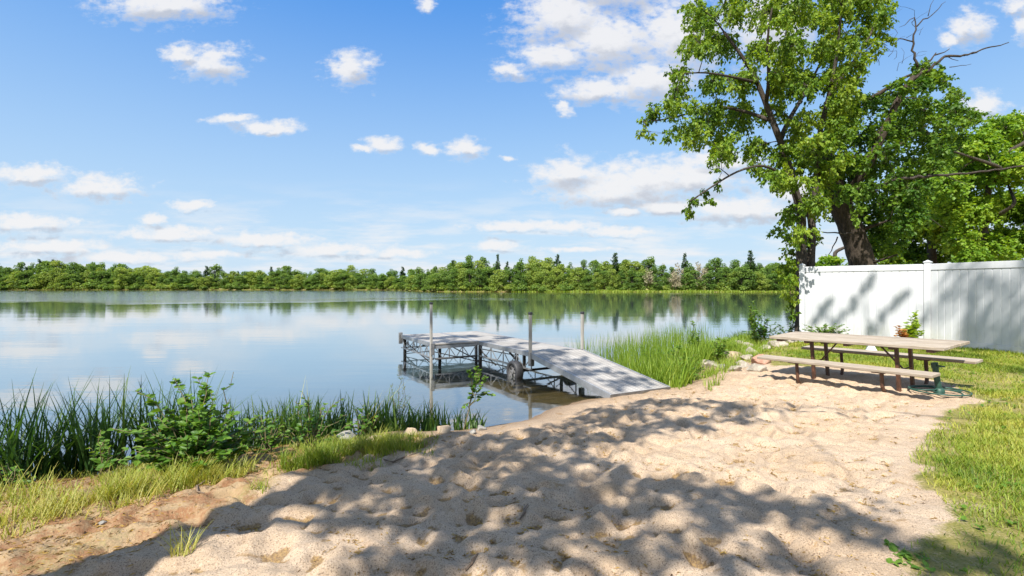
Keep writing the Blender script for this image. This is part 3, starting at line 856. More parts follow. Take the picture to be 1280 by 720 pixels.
def main_trees():
    r = np.random.default_rng(101)
    D = 14.6
    gx, gy = W(1004, 415, D)[:2]; gz = TER.z(gx, gy)
    base = np.array([gx, gy, gz])
    limbs = [limb([(1001, 430), (1002, 390), (1002, 330), (1001, 285), (1003, 262), (996, 248), (989, 222), (984, 198), (973, 170), (962, 142), (953, 118), (942, 92), (926, 68), (905, 40)], D, 7.5, 1.6),
             limb([(1008, 428, -.1), (1010, 380, -.1), (1013, 330), (1016, 290), (1014, 262), (1003, 256)], D, 6.2, 4.0),
             limb([(1015, 275), (1020, 240), (1021, 200), (1024, 168, -.3), (1036, 120, -.5), (1046, 70, -.6), (1052, 10, -.8)], D, 4.2, 1.2),
             limb([(975, 176), (986, 150, .6), (1004, 120, 1), (1020, 90, 1.4), (1040, 50, 1.4)], D, 3.6, .9),
             limb([(958, 128), (962, 95, -.8), (958, 55, -1.2), (965, 10, -1.6)], D, 2.6, .8),
             limb([(1000, 258), (985, 222, -.8), (955, 205, -1.2), (925, 212, -1.5), (905, 223, -1.6), (880, 240, -1.6), (862, 252, -1.6)], D, 2.2, .7),
             limb([(962, 150), (935, 140, .7), (900, 132, .9), (868, 140, 1.0), (830, 150, 1.1), (805, 152, 1.1)], D, 2.6, .6),
             limb([(948, 104), (915, 96, -1), (880, 90, -1.5), (855, 92, -1.8)], D, 2.2, .6),
             limb([(1036, 120, -.5), (1062, 85, -.4), (1085, 50, 0), (1100, 15, .2)], D, 2.4, .7)]
    cl = [(880, 25, 24), (868, 8, 20), (915, 12, 28), (955, 18, 28), (1000, 12, 30), (1045, 14, 30), (1085, 12, 26), (925, -22, 36), (985, -24, 38), (1045, -22, 36), (862, 60, 22), (905, 56, 27), (945, 62, 24), (990, 58, 26), (1035, 58, 26), (1072, 48, 24), (1105, 20, 18), (1112, 52, 10),
          (852, 98, 20), (890, 102, 26), (930, 104, 24), (972, 98, 22), (1010, 108, 27), (1045, 100, 25), (840, 92, 12), (815, 140, 14), (846, 140, 20), (885, 144, 26), (925, 150, 28), (965, 142, 24), (1005, 152, 27), (1040, 140, 24), (803, 152, 11), (812, 172, 10), (800, 166, 7), (838, 168, 16), (868, 178, 18), (903, 184, 22), (942, 186, 24), (980, 192, 25), (1018, 186, 25), (893, 206, 11), (912, 197, 12), (955, 218, 15), (978, 228, 20),
          (1008, 228, 22), (1025, 255, 18), (990, 262, 16), (973, 288, 14), (1000, 296, 18), (985, 318, 14), (978, 340, 12), (988, 352, 12), (985, 378, 11), (990, 395, 8), (1000, 330, 13), (880, 240, 9), (868, 250, 8), (858, 262, 7), (862, 268, 6), (896, 232, 8), (888, 252, 6), (1070, 85, 20), (1060, 120, 20)]
    clumps = px_clumps(cl, D, r, .92, 1.5)
    clumps += px_clumps([c for c in cl if 860 < c[0] < 1060 and c[1] < 200], D + 1.6, r, .85, 1.0)
    PA = [(862, 12), (850, 55), (842, 95), (812, 132), (794, 150), (798, 178), (830, 178), (850, 188), (885, 196), (925, 203), (950, 214), (968, 240), (976, 270), (966, 292), (985, 312), (980, 345), (984, 388), (998, 392), (1002, 330), (1022, 270), (1040, 240), (1062, 200), (1068, 140), (1090, 80), (1112, 40), (1116, -10), (1090, -50), (870, -50)]
    clumps += fill(PA, 185, D + .2, r, 11, 19, 2.4, .42, 5)
    wood, L = grow(limbs, clumps, r, leaf_len=.108, twigs_per=70, leaves_per=12, droop=.75, tint_bias=.14, tint_sd=.2, clump_tint=.16)
    root = empty('ash_tree', base)
    tag(root, 'light green leafy tree with two slim grey trunks beside the end of the white fence', 'tree')
    wood.build('trunk', M['bark_grey'], root, base, True)
    leaf_obj('crown', L[0], L[1], L[2], L[3], L[4], M['leaf_ash'], root, base, LEAF2)

    # the big leaning oak behind the fence
    r = np.random.default_rng(202)
    D = 16.2
    gx, gy = W(1096, 400, D)[:2]; gz = TER.z(gx, gy); base = np.array([gx, gy, gz - .1])
    limbs = [limb([(1100, 425), (1092, 380), (1082, 345), (1074, 315), (1064, 286), (1052, 262), (1043, 240), (1037, 215)], D, 18, 11),
             limb([(1037, 218), (1032, 190), (1036, 160, .4), (1050, 130, .6), (1068, 105, .8), (1080, 80, .8)], D, 9.5, 2.0),
             limb([(1050, 258), (1066, 235, -.5), (1082, 212, -1), (1094, 190, -1.2), (1106, 160, -1.4), (1118, 135, -1.4), (1128, 112, -1.4), (1142, 96, -1.4)], D, 6.5, 2.6),
             limb([(1060, 275), (1082, 262, .8), (1110, 250, 1.3), (1140, 238, 1.6), (1165, 215, 1.6), (1185, 185, 1.4)], D, 5, 1.0),
             limb([(1070, 290), (1092, 282, -.4), (1112, 275, -.8)], D, 3, 1.0),
             limb([(1080, 128, .8), (1092, 122, .8), (1112, 108, .6), (1134, 94, .4), (1156, 86)], D, 3.2, 1.2),
             limb([(1082, 330), (1100, 326, -.6), (1122, 318, -1)], D, 2.2, .8)]
    cl = [(1052, 150, 26), (1085, 135, 25), (1118, 122, 22), (1150, 108, 20), (1180, 102, 16), (1198, 118, 15), (1212, 148, 13), (1185, 140, 22), (1155, 140, 24), (1060, 180, 26), (1095, 170, 26), (1130, 165, 25), (1165, 170, 24), (1195, 158, 16), (1045, 205, 22), (1075, 212, 26), (1110, 205, 27), (1145, 200, 24), (1172, 188, 18), (1060, 240, 24), (1095, 240, 27), (1130, 232, 24),
          (1085, 268, 25), (1118, 262, 25), (1138, 258, 18), (1100, 292, 22), (1122, 290, 20), (1090, 312, 18), (1112, 318, 16), (1150, 85, 14), (1168, 88, 12), (1050, 270, 14), (1030, 230, 18), (1025, 200, 20)]
    clumps = px_clumps(cl, D, r, .95, 1.6) + px_clumps(cl, D + 1.4, r, .9, 1.0)
    PO = [(1030, 140), (1060, 118), (1100, 108), (1140, 76), (1172, 84), (1205, 105), (1226, 150), (1200, 172), (1186, 200), (1175, 228), (1150, 250), (1140, 290), (1120, 325), (1086, 325), (1078, 285), (1045, 255), (1025, 235)]
    clumps += fill(PO, 95, D, r, 11, 19, 2.6, .40, 9)
    wood, L = grow(limbs, clumps, r, leaf_len=.115, twigs_per=52, leaves_per=12, droop=.15, tint_bias=.14, clump_tint=.2)
    root = empty('oak_tree', base)
    tag(root, 'big leaning oak with a thick rough trunk and dark crown behind the white fence', 'tree')
    wood.build('trunk', M['bark_oak'], root, base, True)
    leaf_obj('crown', L[0], L[1], L[2], L[3], L[4], M['leaf_oak'], root, base, LEAF2, 1.15)
    dead = MB()
    D2 = D - 1.2

    def dl(pxs, r0, r1, n=6):
        q = resample([W(a, b, D2 + (c[0] if c else 0)) for a, b, *c in pxs], .14)
        q[1:-1] += r.normal(0, .018, (len(q) - 2, 3))
        dead.tube(q, np.linspace(r0, r1, len(q)) / F * D2, n)
        return q
    dl([(1122, 130), (1142, 97), (1160, 88), (1180, 70), (1205, 70), (1228, 62), (1246, 57), (1261, 53)], 2.6, .5)
    dl([(1142, 100), (1156, 84), (1170, 66)], 2.0, .7)
    dl([(1168, 69), (1180, 64), (1187, 61)], 1.0, .4)
    dl([(1147, 84), (1141, 66), (1141, 50), (1146, 32), (1143, 22)], 1.6, .6)
    dl([(1146, 33), (1160, 22), (1172, 12), (1182, 2)], .9, .25)
    dl([(1160, 20), (1160, 8), (1167, 0)], .5, .2)
    dl([(1141, 52), (1130, 47), (1115, 50), (1100, 56)], .8, .25)
    dl([(1143, 22), (1134, 28), (1124, 34)], .6, .2)
    dl([(1180, 70), (1190, 72), (1198, 76)], .6, .25)
    dl([(1205, 70), (1214, 66), (1222, 66)], .6, .2)
    dl([(1187, 84), (1200, 82), (1214, 80)], .5, .2)
    for _ in range(26):
        a, b = r.uniform(1088, 1150), r.uniform(25, 90)
        dl([(a, b), (a + r.uniform(-14, 14), b - r.uniform(4, 14)), (a + r.uniform(-24, 24), b - r.uniform(8, 24))], .32, .12, 3)
    b = dl([(1090, 236), (1118, 224), (1147, 221), (1175, 219), (1205, 218, -.4), (1240, 212, -.8), (1285, 206, -1.2), (1320, 200, -1.4)], 2.6, .7)
    dl([(1180, 219), (1196, 226), (1212, 232)], .6, .2)
    dl([(1120, 246), (1140, 258), (1165, 275), (1180, 285)], .9, .3)
    dl([(1066, 292), (1046, 292), (1028, 290)], 1.3, .6)
    dl([(1047, 296), (1044, 306), (1041, 312), (1036, 318)], .8, .4)
    dead.build('dead_branch', M['bark_dead'], root, base, True)


def maple(name, label, D, bx, cl, seed, trunk_px, mat='leaf_maple', leaf=.17, extra=2, tp=64, ds=2.2):
    r = np.random.default_rng(seed)
    gx, gy = W(bx, 400, D)[:2]; gz = TER.z(gx, gy); base = np.array([gx, gy, gz])
    gp = HZ + (CZ - gz) / D * F
    limbs = [limb([(bx, gp + 4)] + trunk_px, D, 9, 2.2)]
    for q in trunk_px[1:]:
        limbs.append(limb([q, (q[0] + r.uniform(-50, 50), q[1] - 25, r.uniform(-2, 2)), (q[0] + r.uniform(-80, 80), q[1] - 55, r.uniform(-3, 3))], D, 3, .8))
    clumps = px_clumps(cl, D, r, .95, ds, extra)
    wood, L = grow(limbs, clumps, r, leaf_len=leaf, twigs_per=tp, leaves_per=11, droop=.1, tint_bias=.02, spread=1.05, clump_tint=.2)
    root = empty(name, base)
    tag(root, label, 'tree')
    wood.build('trunk', M['bark_grey'], root, base, True)
    leaf_obj('crown', L[0], L[1], L[2], L[3], L[4], M[mat], root, base, LEAF2, 1.3)


def background_right_trees():
    maple('maple_tree', 'bright yellow-green maple rising over the white fence at the right edge', 25, 1228,
          [(1195, 200, 26), (1225, 185, 28), (1250, 170, 26), (1275, 166, 28), (1305, 180, 30), (1180, 235, 28), (1215, 228, 30), (1250, 215, 30), (1285, 215, 30), (1320, 225, 30), (1185, 270, 28), (1220, 268, 30), (1255, 260, 30), (1290, 262, 30), (1200, 305, 26), (1240, 302, 28), (1275, 305, 28), (1310, 300, 28), (1260, 330, 22), (1225, 330, 22)],
          31, [(1228, 330), (1230, 280), (1236, 235), (1240, 200)])
    maple('maple_tree', 'lower bright green tree between the oak trunk and the taller maple', 29, 1165,
          [(1140, 225, 22), (1165, 215, 22), (1150, 255, 26), (1180, 250, 22), (1130, 285, 24), (1160, 285, 26), (1190, 285, 22), (1135, 315, 22), (1165, 318, 24), (1195, 318, 22), (1110, 325, 18), (1105, 298, 16)],
          32, [(1165, 325), (1163, 280), (1160, 250)], 'leaf_ash', .20, 2, 46)
    maple('background_tree', 'rounded light green tree seen under the leaning oak trunk', 44, 1050,
          [(1030, 326, 9), (1046, 328, 9), (1018, 334, 9), (1060, 338, 9), (1034, 345, 11), (1050, 350, 11), (1070, 346, 9), (1084, 348, 9)], 33, [(1050, 355), (1048, 340)], 'leaf_maple', .28, 2, 26, 2.0)


# the tall trees behind the photographer whose shade falls over the sand, dock and fence
SHADE = [  # px, py, radius m of shade on the ground, height of the foliage
    (395, 590, .34), (440, 598, .40), (490, 590, .42), (540, 575, .45), (590, 560, .45), (640, 548, .42), (690, 532, .42), (735, 518, .40), (610, 535, .35), (560, 545, .35), (480, 570, .35),
    (580, 600, .34), (640, 580, .36), (655, 610, .34), (700, 600, .33), (750, 600, .32), (620, 640, .26), (680, 636, .28), (730, 632, .28), (780, 628, .28), (700, 570, .34), (770, 575, .24),
    (840, 606, .26), (880, 615, .28), (925, 622, .28), (970, 632, .28), (1015, 642, .27), (1060, 654, .26), (1100, 664, .22), (850, 635, .20), (905, 640, .2), (960, 652, .2), (820, 600, .2),
    (760, 508, .45), (810, 502, .45), (860, 498, .42), (905, 508, .45), (830, 524, .42), (880, 528, .32), (935, 524, .26), (780, 535, .38), (730, 548, .38), (950, 508, .3),
    (500, 650, .2), (545, 668, .22), (590, 690, .22), (520, 700, .2), (640, 700, .22), (700, 690, .2), (760, 700, .24), (830, 700, .2), (570, 640, .2), (480, 690, .16), (430, 660, .14), (660, 670, .18), (900, 700, .2), (960, 690, .16), (1000, 712, .16),
    (1180, 705, .2), (1230, 700, .2), (1260, 715, .2), (1150, 712, .16), (440, 560, .3), (420, 575, .3),
    (500, 620, .28), (555, 620, .28), (520, 655, .22), (605, 662, .24), (640, 618, .28), (700, 655, .24), (760, 662, .22), (830, 672, .2), (900, 664, .18), (455, 640, .2), (540, 700, .2), (700, 618, .24), (590, 640, .22)]
SHADE2 = [  # world points shaded higher up: dock, fence, reeds
    ((-2.6, 12.8, .2), .5), ((-1.7, 12.3, .2), .45), ((-1.0, 11.3, .2), .4), ((-.2, 12.4, .2), .4), ((.6, 9.7, .2), .5), ((1.4, 9.2, .1), .3), ((1.2, 8.4, 0), .35), ((2.0, 8.1, 0), .3), ((-1.4, 11.2, .3), .4), ((.4, 9.0, .1), .4), ((0, 10.4, .1), .35),
    ((10.15, 11.0, .5), .5), ((10.2, 10.4, .9), .6), ((10.3, 11.2, 1.3), .5), ((10.4, 10.0, 1.5), .6), ((10.1, 11.6, .9), .4), ((10.5, 10.2, .3), .45), ((10.6, 9.6, .9), .5), ((10.3, 11.0, .9), .5), ((10.5, 10.5, 1.8), .4), ((10.4, 10.7, .2), .4), ((10.7, 9.2, 1.5), .45), ((10.6, 9.9, .6), .45), ((10.2, 11.4, 1.75), .32),
    ((8.62, 13.20, 0.45), 0.07), ((8.70, 13.13, 0.60), 0.07), ((8.78, 13.06, 0.75), 0.07), ((8.86, 12.99, 0.90), 0.07), ((8.94, 12.92, 1.05), 0.07), ((9.02, 12.85, 1.20), 0.07), ((9.10, 12.78, 1.35), 0.07), ((9.18, 12.71, 1.50), 0.07), ((9.26, 12.64, 1.65), 0.07), ((9.15, 12.73, 0.30), 0.07), ((9.23, 12.66, 0.44), 0.07), ((9.31, 12.59, 0.58), 0.07), ((9.39, 12.52, 0.72), 0.07), ((9.47, 12.45, 0.86), 0.07), ((9.55, 12.38, 1.00), 0.07), ((9.63, 12.31, 1.14), 0.07), ((9.71, 12.24, 1.28), 0.07), ((8.25, 13.50, 0.50), 0.04), ((8.31, 13.45, 0.63), 0.04), ((8.37, 13.40, 0.76), 0.04), ((8.43, 13.34, 0.89), 0.04), ((8.49, 13.29, 1.02), 0.04),
    ((-2.2, 12.2, .17), .4), ((-1.3, 12.7, .17), .45), ((-.5, 11.6, .17), .35), ((.3, 11.2, .17), .3), ((1.0, 9.9, .17), .3), ((.9, 8.9, .05), .28), ((1.7, 8.6, -.05), .28), ((1.6, 7.9, -.1), .26), ((.5, 9.3, .1), .28), ((-.9, 12.9, .17), .3), ((-1.7, 11.5, .17), .3),
    ((-3.9, 4.9, .2), .35), ((-4.6, 4.7, .2), .4), ((-5.2, 4.5, .2), .4), ((-3.3, 5.3, .2), .3), ((-1.5, 6.1, .2), .45), ((-.8, 6.3, .1), .4), ((-2.1, 5.9, .2), .4), ((9.3, 10.6, .1), .3), ((9.6, 10.0, .1), .3), ((8.7, 11.6, .1), .25)]


def shade_trees():
    r = np.random.default_rng(77)
    trunks = [(-3.95, -.75, 'tall tree with a bare lower trunk standing left behind the beach'), (-1.5, -6.5, 'spreading tree standing behind the beach'), (5.2, -1.5, 'spreading tree standing on the lawn to the right of the beach')]
    per = [[], [], []]
    pts = []
    for px, py, rr in SHADE:
        g = G(px, py, -.03); pts.append((g, rr))
    for g, rr in SHADE2: pts.append((np.array(g), rr))
    for g, rr in pts:
        h = r.uniform(6.2, 8.2) if g[1] < 7.2 else r.uniform(8.6, 11.5) if g[0] < 7 else r.uniform(14, 17)
        c = g + SUNV * ((h - g[2]) / SUNV[2])
        k = 2 if g[0] > 7.5 else int(np.argmin([np.hypot(c[0] - a, c[1] - b) + (1.5 if i == 0 else 0) for i, (a, b, _) in enumerate(trunks)]))
        per[k].append((c, rr * .98))
    for k, (x, y, lab) in enumerate(trunks):
        z = TER.z(x, y); base = np.array([x, y, z])
        R0 = .29 if k == 0 else .3
        limbs = [([(x, y, z - .1), (x + .05, y, 2), (x - .05, y + .05, 4.2), (x + .1, y + .1, 6.4), (x + .1, y + .3, 8.6)], R0, R0 * .55)]
        cs = np.array([c for c, _ in per[k]]) if per[k] else np.zeros((0, 3))
        if len(cs):
            for t in range(5):
                tgt = cs[r.integers(len(cs))]
                limbs.append((curve((x, y, 5.4 + .5 * t), tgt - [0, 0, .3], (0, 0, .4), 7, .05, r), .09 if k < 2 else .045, .02))
        wood, L = grow(limbs, per[k], r, leaf_len=.105, twigs_per=80 if k < 2 else 34, leaves_per=12, droop=.2, spread=1.08, min_tw=5 if k < 2 else 2)
        root = empty('shade_tree', base); tag(root, lab, 'tree')
        wood.build('trunk', M['bark_grey'], root, base, True)
        leaf_obj('crown', L[0], L[1], L[2], L[3], L[4], M['leaf_ash'], root, base, LEAF2, 1.2)


# ------------------------------------------------------------------ far shore
def far_proto(kind, seed):
    r = np.random.default_rng(seed)
    wood = MB(); P, A, N, S, T = [], [], [], [], []
    H = 10.0
    if kind == 'pine':
        wood.tube([(0, 0, -.3), (0, 0, 5), (0, 0, 12.2)], [.24, .16, .04], 6)
        for k in range(15):
            z = 3.0 + k * .62; L = max(.15, 1 - (z - 2.6) / 9.9) ** .95 * 2.7 * r.uniform(.6, 1.15)
            for j in range(5):
                a = r.uniform(0, 2 * np.pi); e = np.array([math.cos(a) * L, math.sin(a) * L, z + r.uniform(.0, .5)])
                wood.tube([(0, 0, z), e], [.05, .015], 3)
                m = 22
                t = r.uniform(.25, 1, m)[:, None]
                P.append(np.array([0, 0, z]) * (1 - t) + e * t + r.normal(0, .16, (m, 3))); A.append(r.normal(0, .5, (m, 3)) + [math.cos(a), math.sin(a), .5]); N.append(r.normal(0, .5, (m, 3)) + [0, 0, 1])
                S.append(r.uniform(.3, .6, m) * (1 if L > .8 else .6)); T.append(np.clip(.45 + r.normal(0, .2, m), 0, 1))
    else:
        ncl = {'round': 42, 'tall': 40, 'bare': 20, 'bush': 12}[kind]
        hw = {'round': 3.5, 'tall': 2.3, 'bare': 2.4, 'bush': 2.2}[kind]
        z0, z1 = {'round': (.9, 9.3), 'tall': (.7, 11.0), 'bare': (2.2, 9.2), 'bush': (.5, 2.5)}[kind]
        if kind == 'bush':
            for a in range(4): wood.tube([(0, 0, -.2), (math.cos(a * 1.7) * .8, math.sin(a * 1.7) * .8, 1.6)], [.06, .02], 4)
        else:
            wood.tube([(0, 0, -.3), (.1, .05, z1 * .45), (-.05, 0, z1 * .9)], [.22, .15, .04], 6)
        for k in range(ncl):
            f = r.uniform(0, 1); z = z0 + (z1 - z0) * f
            prof = math.sin(math.pi * min(1, .18 + .80 * f)) ** .6
            a = r.uniform(0, 2 * np.pi); rr = hw * prof * r.uniform(.35, .95)
            c = np.array([math.cos(a) * rr, math.sin(a) * rr, z])
            if kind != 'bush': wood.tube(curve((0, 0, max(1, z * .65)), c, (0, 0, .2), 4, .08, r), [.07, .055, .04, .02], 4)
            m = {'round': 100, 'tall': 84, 'bare': 30, 'bush': 90}[kind]
            cr = {'round': 1.1, 'tall': .95, 'bare': 1.1, 'bush': .8}[kind] * r.uniform(.7, 1.15)
            d = r.normal(size=(m, 3)); d /= np.linalg.norm(d, axis=1)[:, None]
            P.append(c + d * cr * r.uniform(.5, 1.05, m)[:, None] * [1, 1, .75]); A.append(d + r.normal(0, .6, (m, 3))); N.append(d * .8 + r.normal(0, .4, (m, 3)) + [0, 0, .8])
            S.append(r.uniform(.2, .46, m) * (1 if kind != 'bare' else 1.1)); T.append(np.clip(.5 + r.normal(0, .2) + r.normal(0, .2, m), 0, 1))
    return wood, [np.concatenate(q) for q in (P, A, N, S, T)]


FAR_LABEL = {'round': ('far_shore_tree', 'mid green rounded broadleaf tree in the wood along the far shore', 'mid green broadleaf trees of the far shore wood'),
             'yellow': ('far_shore_tree', 'yellow-green rounded broadleaf tree in the wood along the far shore', 'yellow-green broadleaf trees of the far shore wood'),
             'tall': ('far_shore_tree', 'deep green narrow broadleaf tree in the wood along the far shore', 'deep green broadleaf trees of the far shore wood'),
             'pine': ('pine_tree', 'dark pointed pine standing out of the wood along the far shore', 'dark pines of the far shore wood'),
             'bare': ('bare_tree', 'grey-brown nearly leafless tree in the wood along the far shore', 'leafless trees of the far shore wood'),
             'bush': ('shore_bush', 'low rounded bush at the water edge under the far shore wood', 'bushes at the far water edge')}


def far_trees():
    r = np.random.default_rng(55)
    spec = [('round', 'round', 'leaf_far'), ('round', 'round', 'leaf_far'), ('yellow', 'round', 'leaf_far2'), ('yellow', 'round', 'leaf_far2'), ('tall', 'tall', 'leaf_far3'), ('tall', 'tall', 'leaf_far3'), ('pine', 'pine', 'leaf_pine'), ('pine', 'pine', 'leaf_pine'), ('bare', 'bare', 'leaf_bare'), ('bush', 'bush', 'leaf_far'), ('bush', 'bush', 'leaf_far2')]
    meshes = {}
    for i, (key, kind, mat) in enumerate(spec):
        wood, L = far_proto(kind, 300 + i)
        V, Fc, k = leaves(L[0], L[1], L[2], L[3], LEAF2, 1.5)
        cm = raw_mesh('far_crown', V, [Fc], M[mat], False, np.repeat(L[4], k))
        wm = raw_mesh('far_trunk', np.concatenate(wood.V), [np.array(f) for f in wood.F.values()], M['bark_grey'] if kind != 'bare' else M['leaf_bare'], True)
        if kind == 'bare': wm.attributes.new('tint', 'FLOAT', 'POINT').data.foreach_set('value', np.full(len(wm.vertices), .35, np.float32))
        meshes.setdefault(key, []).append((wm, cm))
    protos = {}

    def put(key, x, y, s, sz):
        i = r.integers(len(meshes[key])); wm, cm = meshes[key][i]
        nm, lab, grp = FAR_LABEL[key]
        z = TER.z(x, y)
        if (key, i) not in protos:
            root = empty(nm, (x, y, z)); tag(root, lab, 'bush' if key == 'bush' else 'tree', grp)
            link('trunk', wm, root); link('crown', cm, root)
            protos[(key, i)] = root
        else:
            src = protos[(key, i)]
            root = src.copy(); COL.objects.link(root)
            for ch in list(src.children):
                c = ch.copy(); COL.objects.link(c); c.parent = root
        root.location = (x, y, z); root.rotation_euler = (0, 0, r.uniform(0, 6.28)); root.scale = (s, s, sz)
    # skyline row of the photo: pixel column, top row
    top = np.array([(-200, 330), (-40, 333), (0, 331), (40, 330), (95, 327), (130, 329), (180, 334), (240, 338), (300, 339), (370, 336), (430, 338), (500, 338), (540, 334), (560, 327), (600, 325), (650, 328), (700, 328), (750, 328), (800, 328), (850, 328), (900, 326), (940, 326), (985, 330), (1040, 330), (1120, 330), (1250, 330)], float)
    line = np.array(FAR_SHORE[::-1], float)
    seg = np.linalg.norm(np.diff(line, axis=0), axis=1); cs = np.concatenate([[0], np.cumsum(seg)])

    def shore_at_px(px):
        k = (px - 640) / F
        for a, b in zip(line[:-1], line[1:]):
            fa = a[0] - k * a[1]; fb = b[0] - k * b[1]
            if (fa <= 0) != (fb <= 0):
                t = fa / (fa - fb); p = a + (b - a) * t
                if p[1] > 50: return p
        return None
    n = 0
    for row, (off, step, hs) in enumerate([(5, 11, .70), (14, 11, .95), (27, 15, 1.06)]):
        px = -75 + row * 4
        while px < 1110:
            p = shore_at_px(px)
            if p is not None and not (1015 < px < 1030 and row == 0):
                D = p[1] + off + r.uniform(-3, 3); x = (px - 640) / F * D
                ty = np.interp(px, top[:, 0], top[:, 1]) + r.normal(0, 2.6)
                hgt = CZ - (ty - HZ) / F * (p[1] + 20)
                z0 = TER.z(x, D)
                hgt = max(3.5, (hgt - z0) * hs * r.uniform(.78, 1.12))
                u = r.uniform()
                bare = 800 < px < 905
                if bare and u < .42 and row < 3: key = 'bare'
                elif u < .30: key = 'yellow'
                elif u < .52: key = 'round'
                elif u < .95: key = 'tall'
                else: key = 'pine'
                if row == 0 and key == 'pine': key = 'round'
                nat = {'pine': 12.2, 'round': 10, 'yellow': 10, 'tall': 11.8, 'bare': 9.8}[key]
                if key == 'pine': hgt *= 1.12
                sz = hgt / nat; s = (sz * .5 + .5 * D / 200) * r.uniform(.75, 1.2) * (1.1 if key in ('round', 'yellow') else .9 if key == 'pine' else 1.1)
                put(key, x, D, s, sz); n += 1
            px += step * r.uniform(.75, 1.25) * (1.0 if px > 540 else .86)
    for px, ty, key in [(697, 318, 'pine'), (769, 316, 'pine'), (938, 313, 'pine'), (898, 322, 'pine'), (566, 325, 'pine'), (115, 326, 'tall')]:
        p = shore_at_px(px); D = p[1] + 16; x = (px - 640) / F * D; h = CZ - (ty - HZ) / F * D - TER.z(x, D)
        put(key, x, D, h / 12.2 * (.95 if px != 769 else 1.1), h / 12.2)
    px = -25
    while px < 1010:
        p = shore_at_px(px)
        if p is not None:
            D = p[1] + r.uniform(1.0, 3.5) + (3 if px > 740 else 0); x = (px - 640) / F * D
            s = r.uniform(.5, 1.1) * (D / 190); put('bush', x, D, s * 1.3, s); n += 1
        px += r.uniform(7, 17)
    # sedge strip along the far bank: nobody could count it
    P = []
    for px in np.linspace(640, 985, 900):
        p = shore_at_px(px)
        if p is None: continue
        for _ in range(5):
            D = p[1] + r.uniform(-1.2, 3.5); x = (px + r.normal(0, .6) - 640) / F * D
            P.append((x, D, max(WZ, TER.z(x, D))))
    for px in np.linspace(-30, 640, 700):
        p = shore_at_px(px)
        if p is None: continue
        for _ in range(2):
            D = p[1] + r.uniform(-.5, 2.0); x = (px + r.normal(0, .6) - 640) / F * D
            P.append((x, D, max(WZ, TER.z(x, D))))
    P = np.array(P); m = len(P)
    o = blade_obj('far_sedge', P, r.uniform(.25, .6, m), r.uniform(0, .3, m), r.uniform(0, 6.28, m), r.uniform(.15, .35, m), r.uniform(.4, 1, m), M['reed_bright'], .3, 2)
    tag(o, 'yellow-green strip of sedge along the far water edge', 'sedge', kind='stuff')
    print('far things', n)


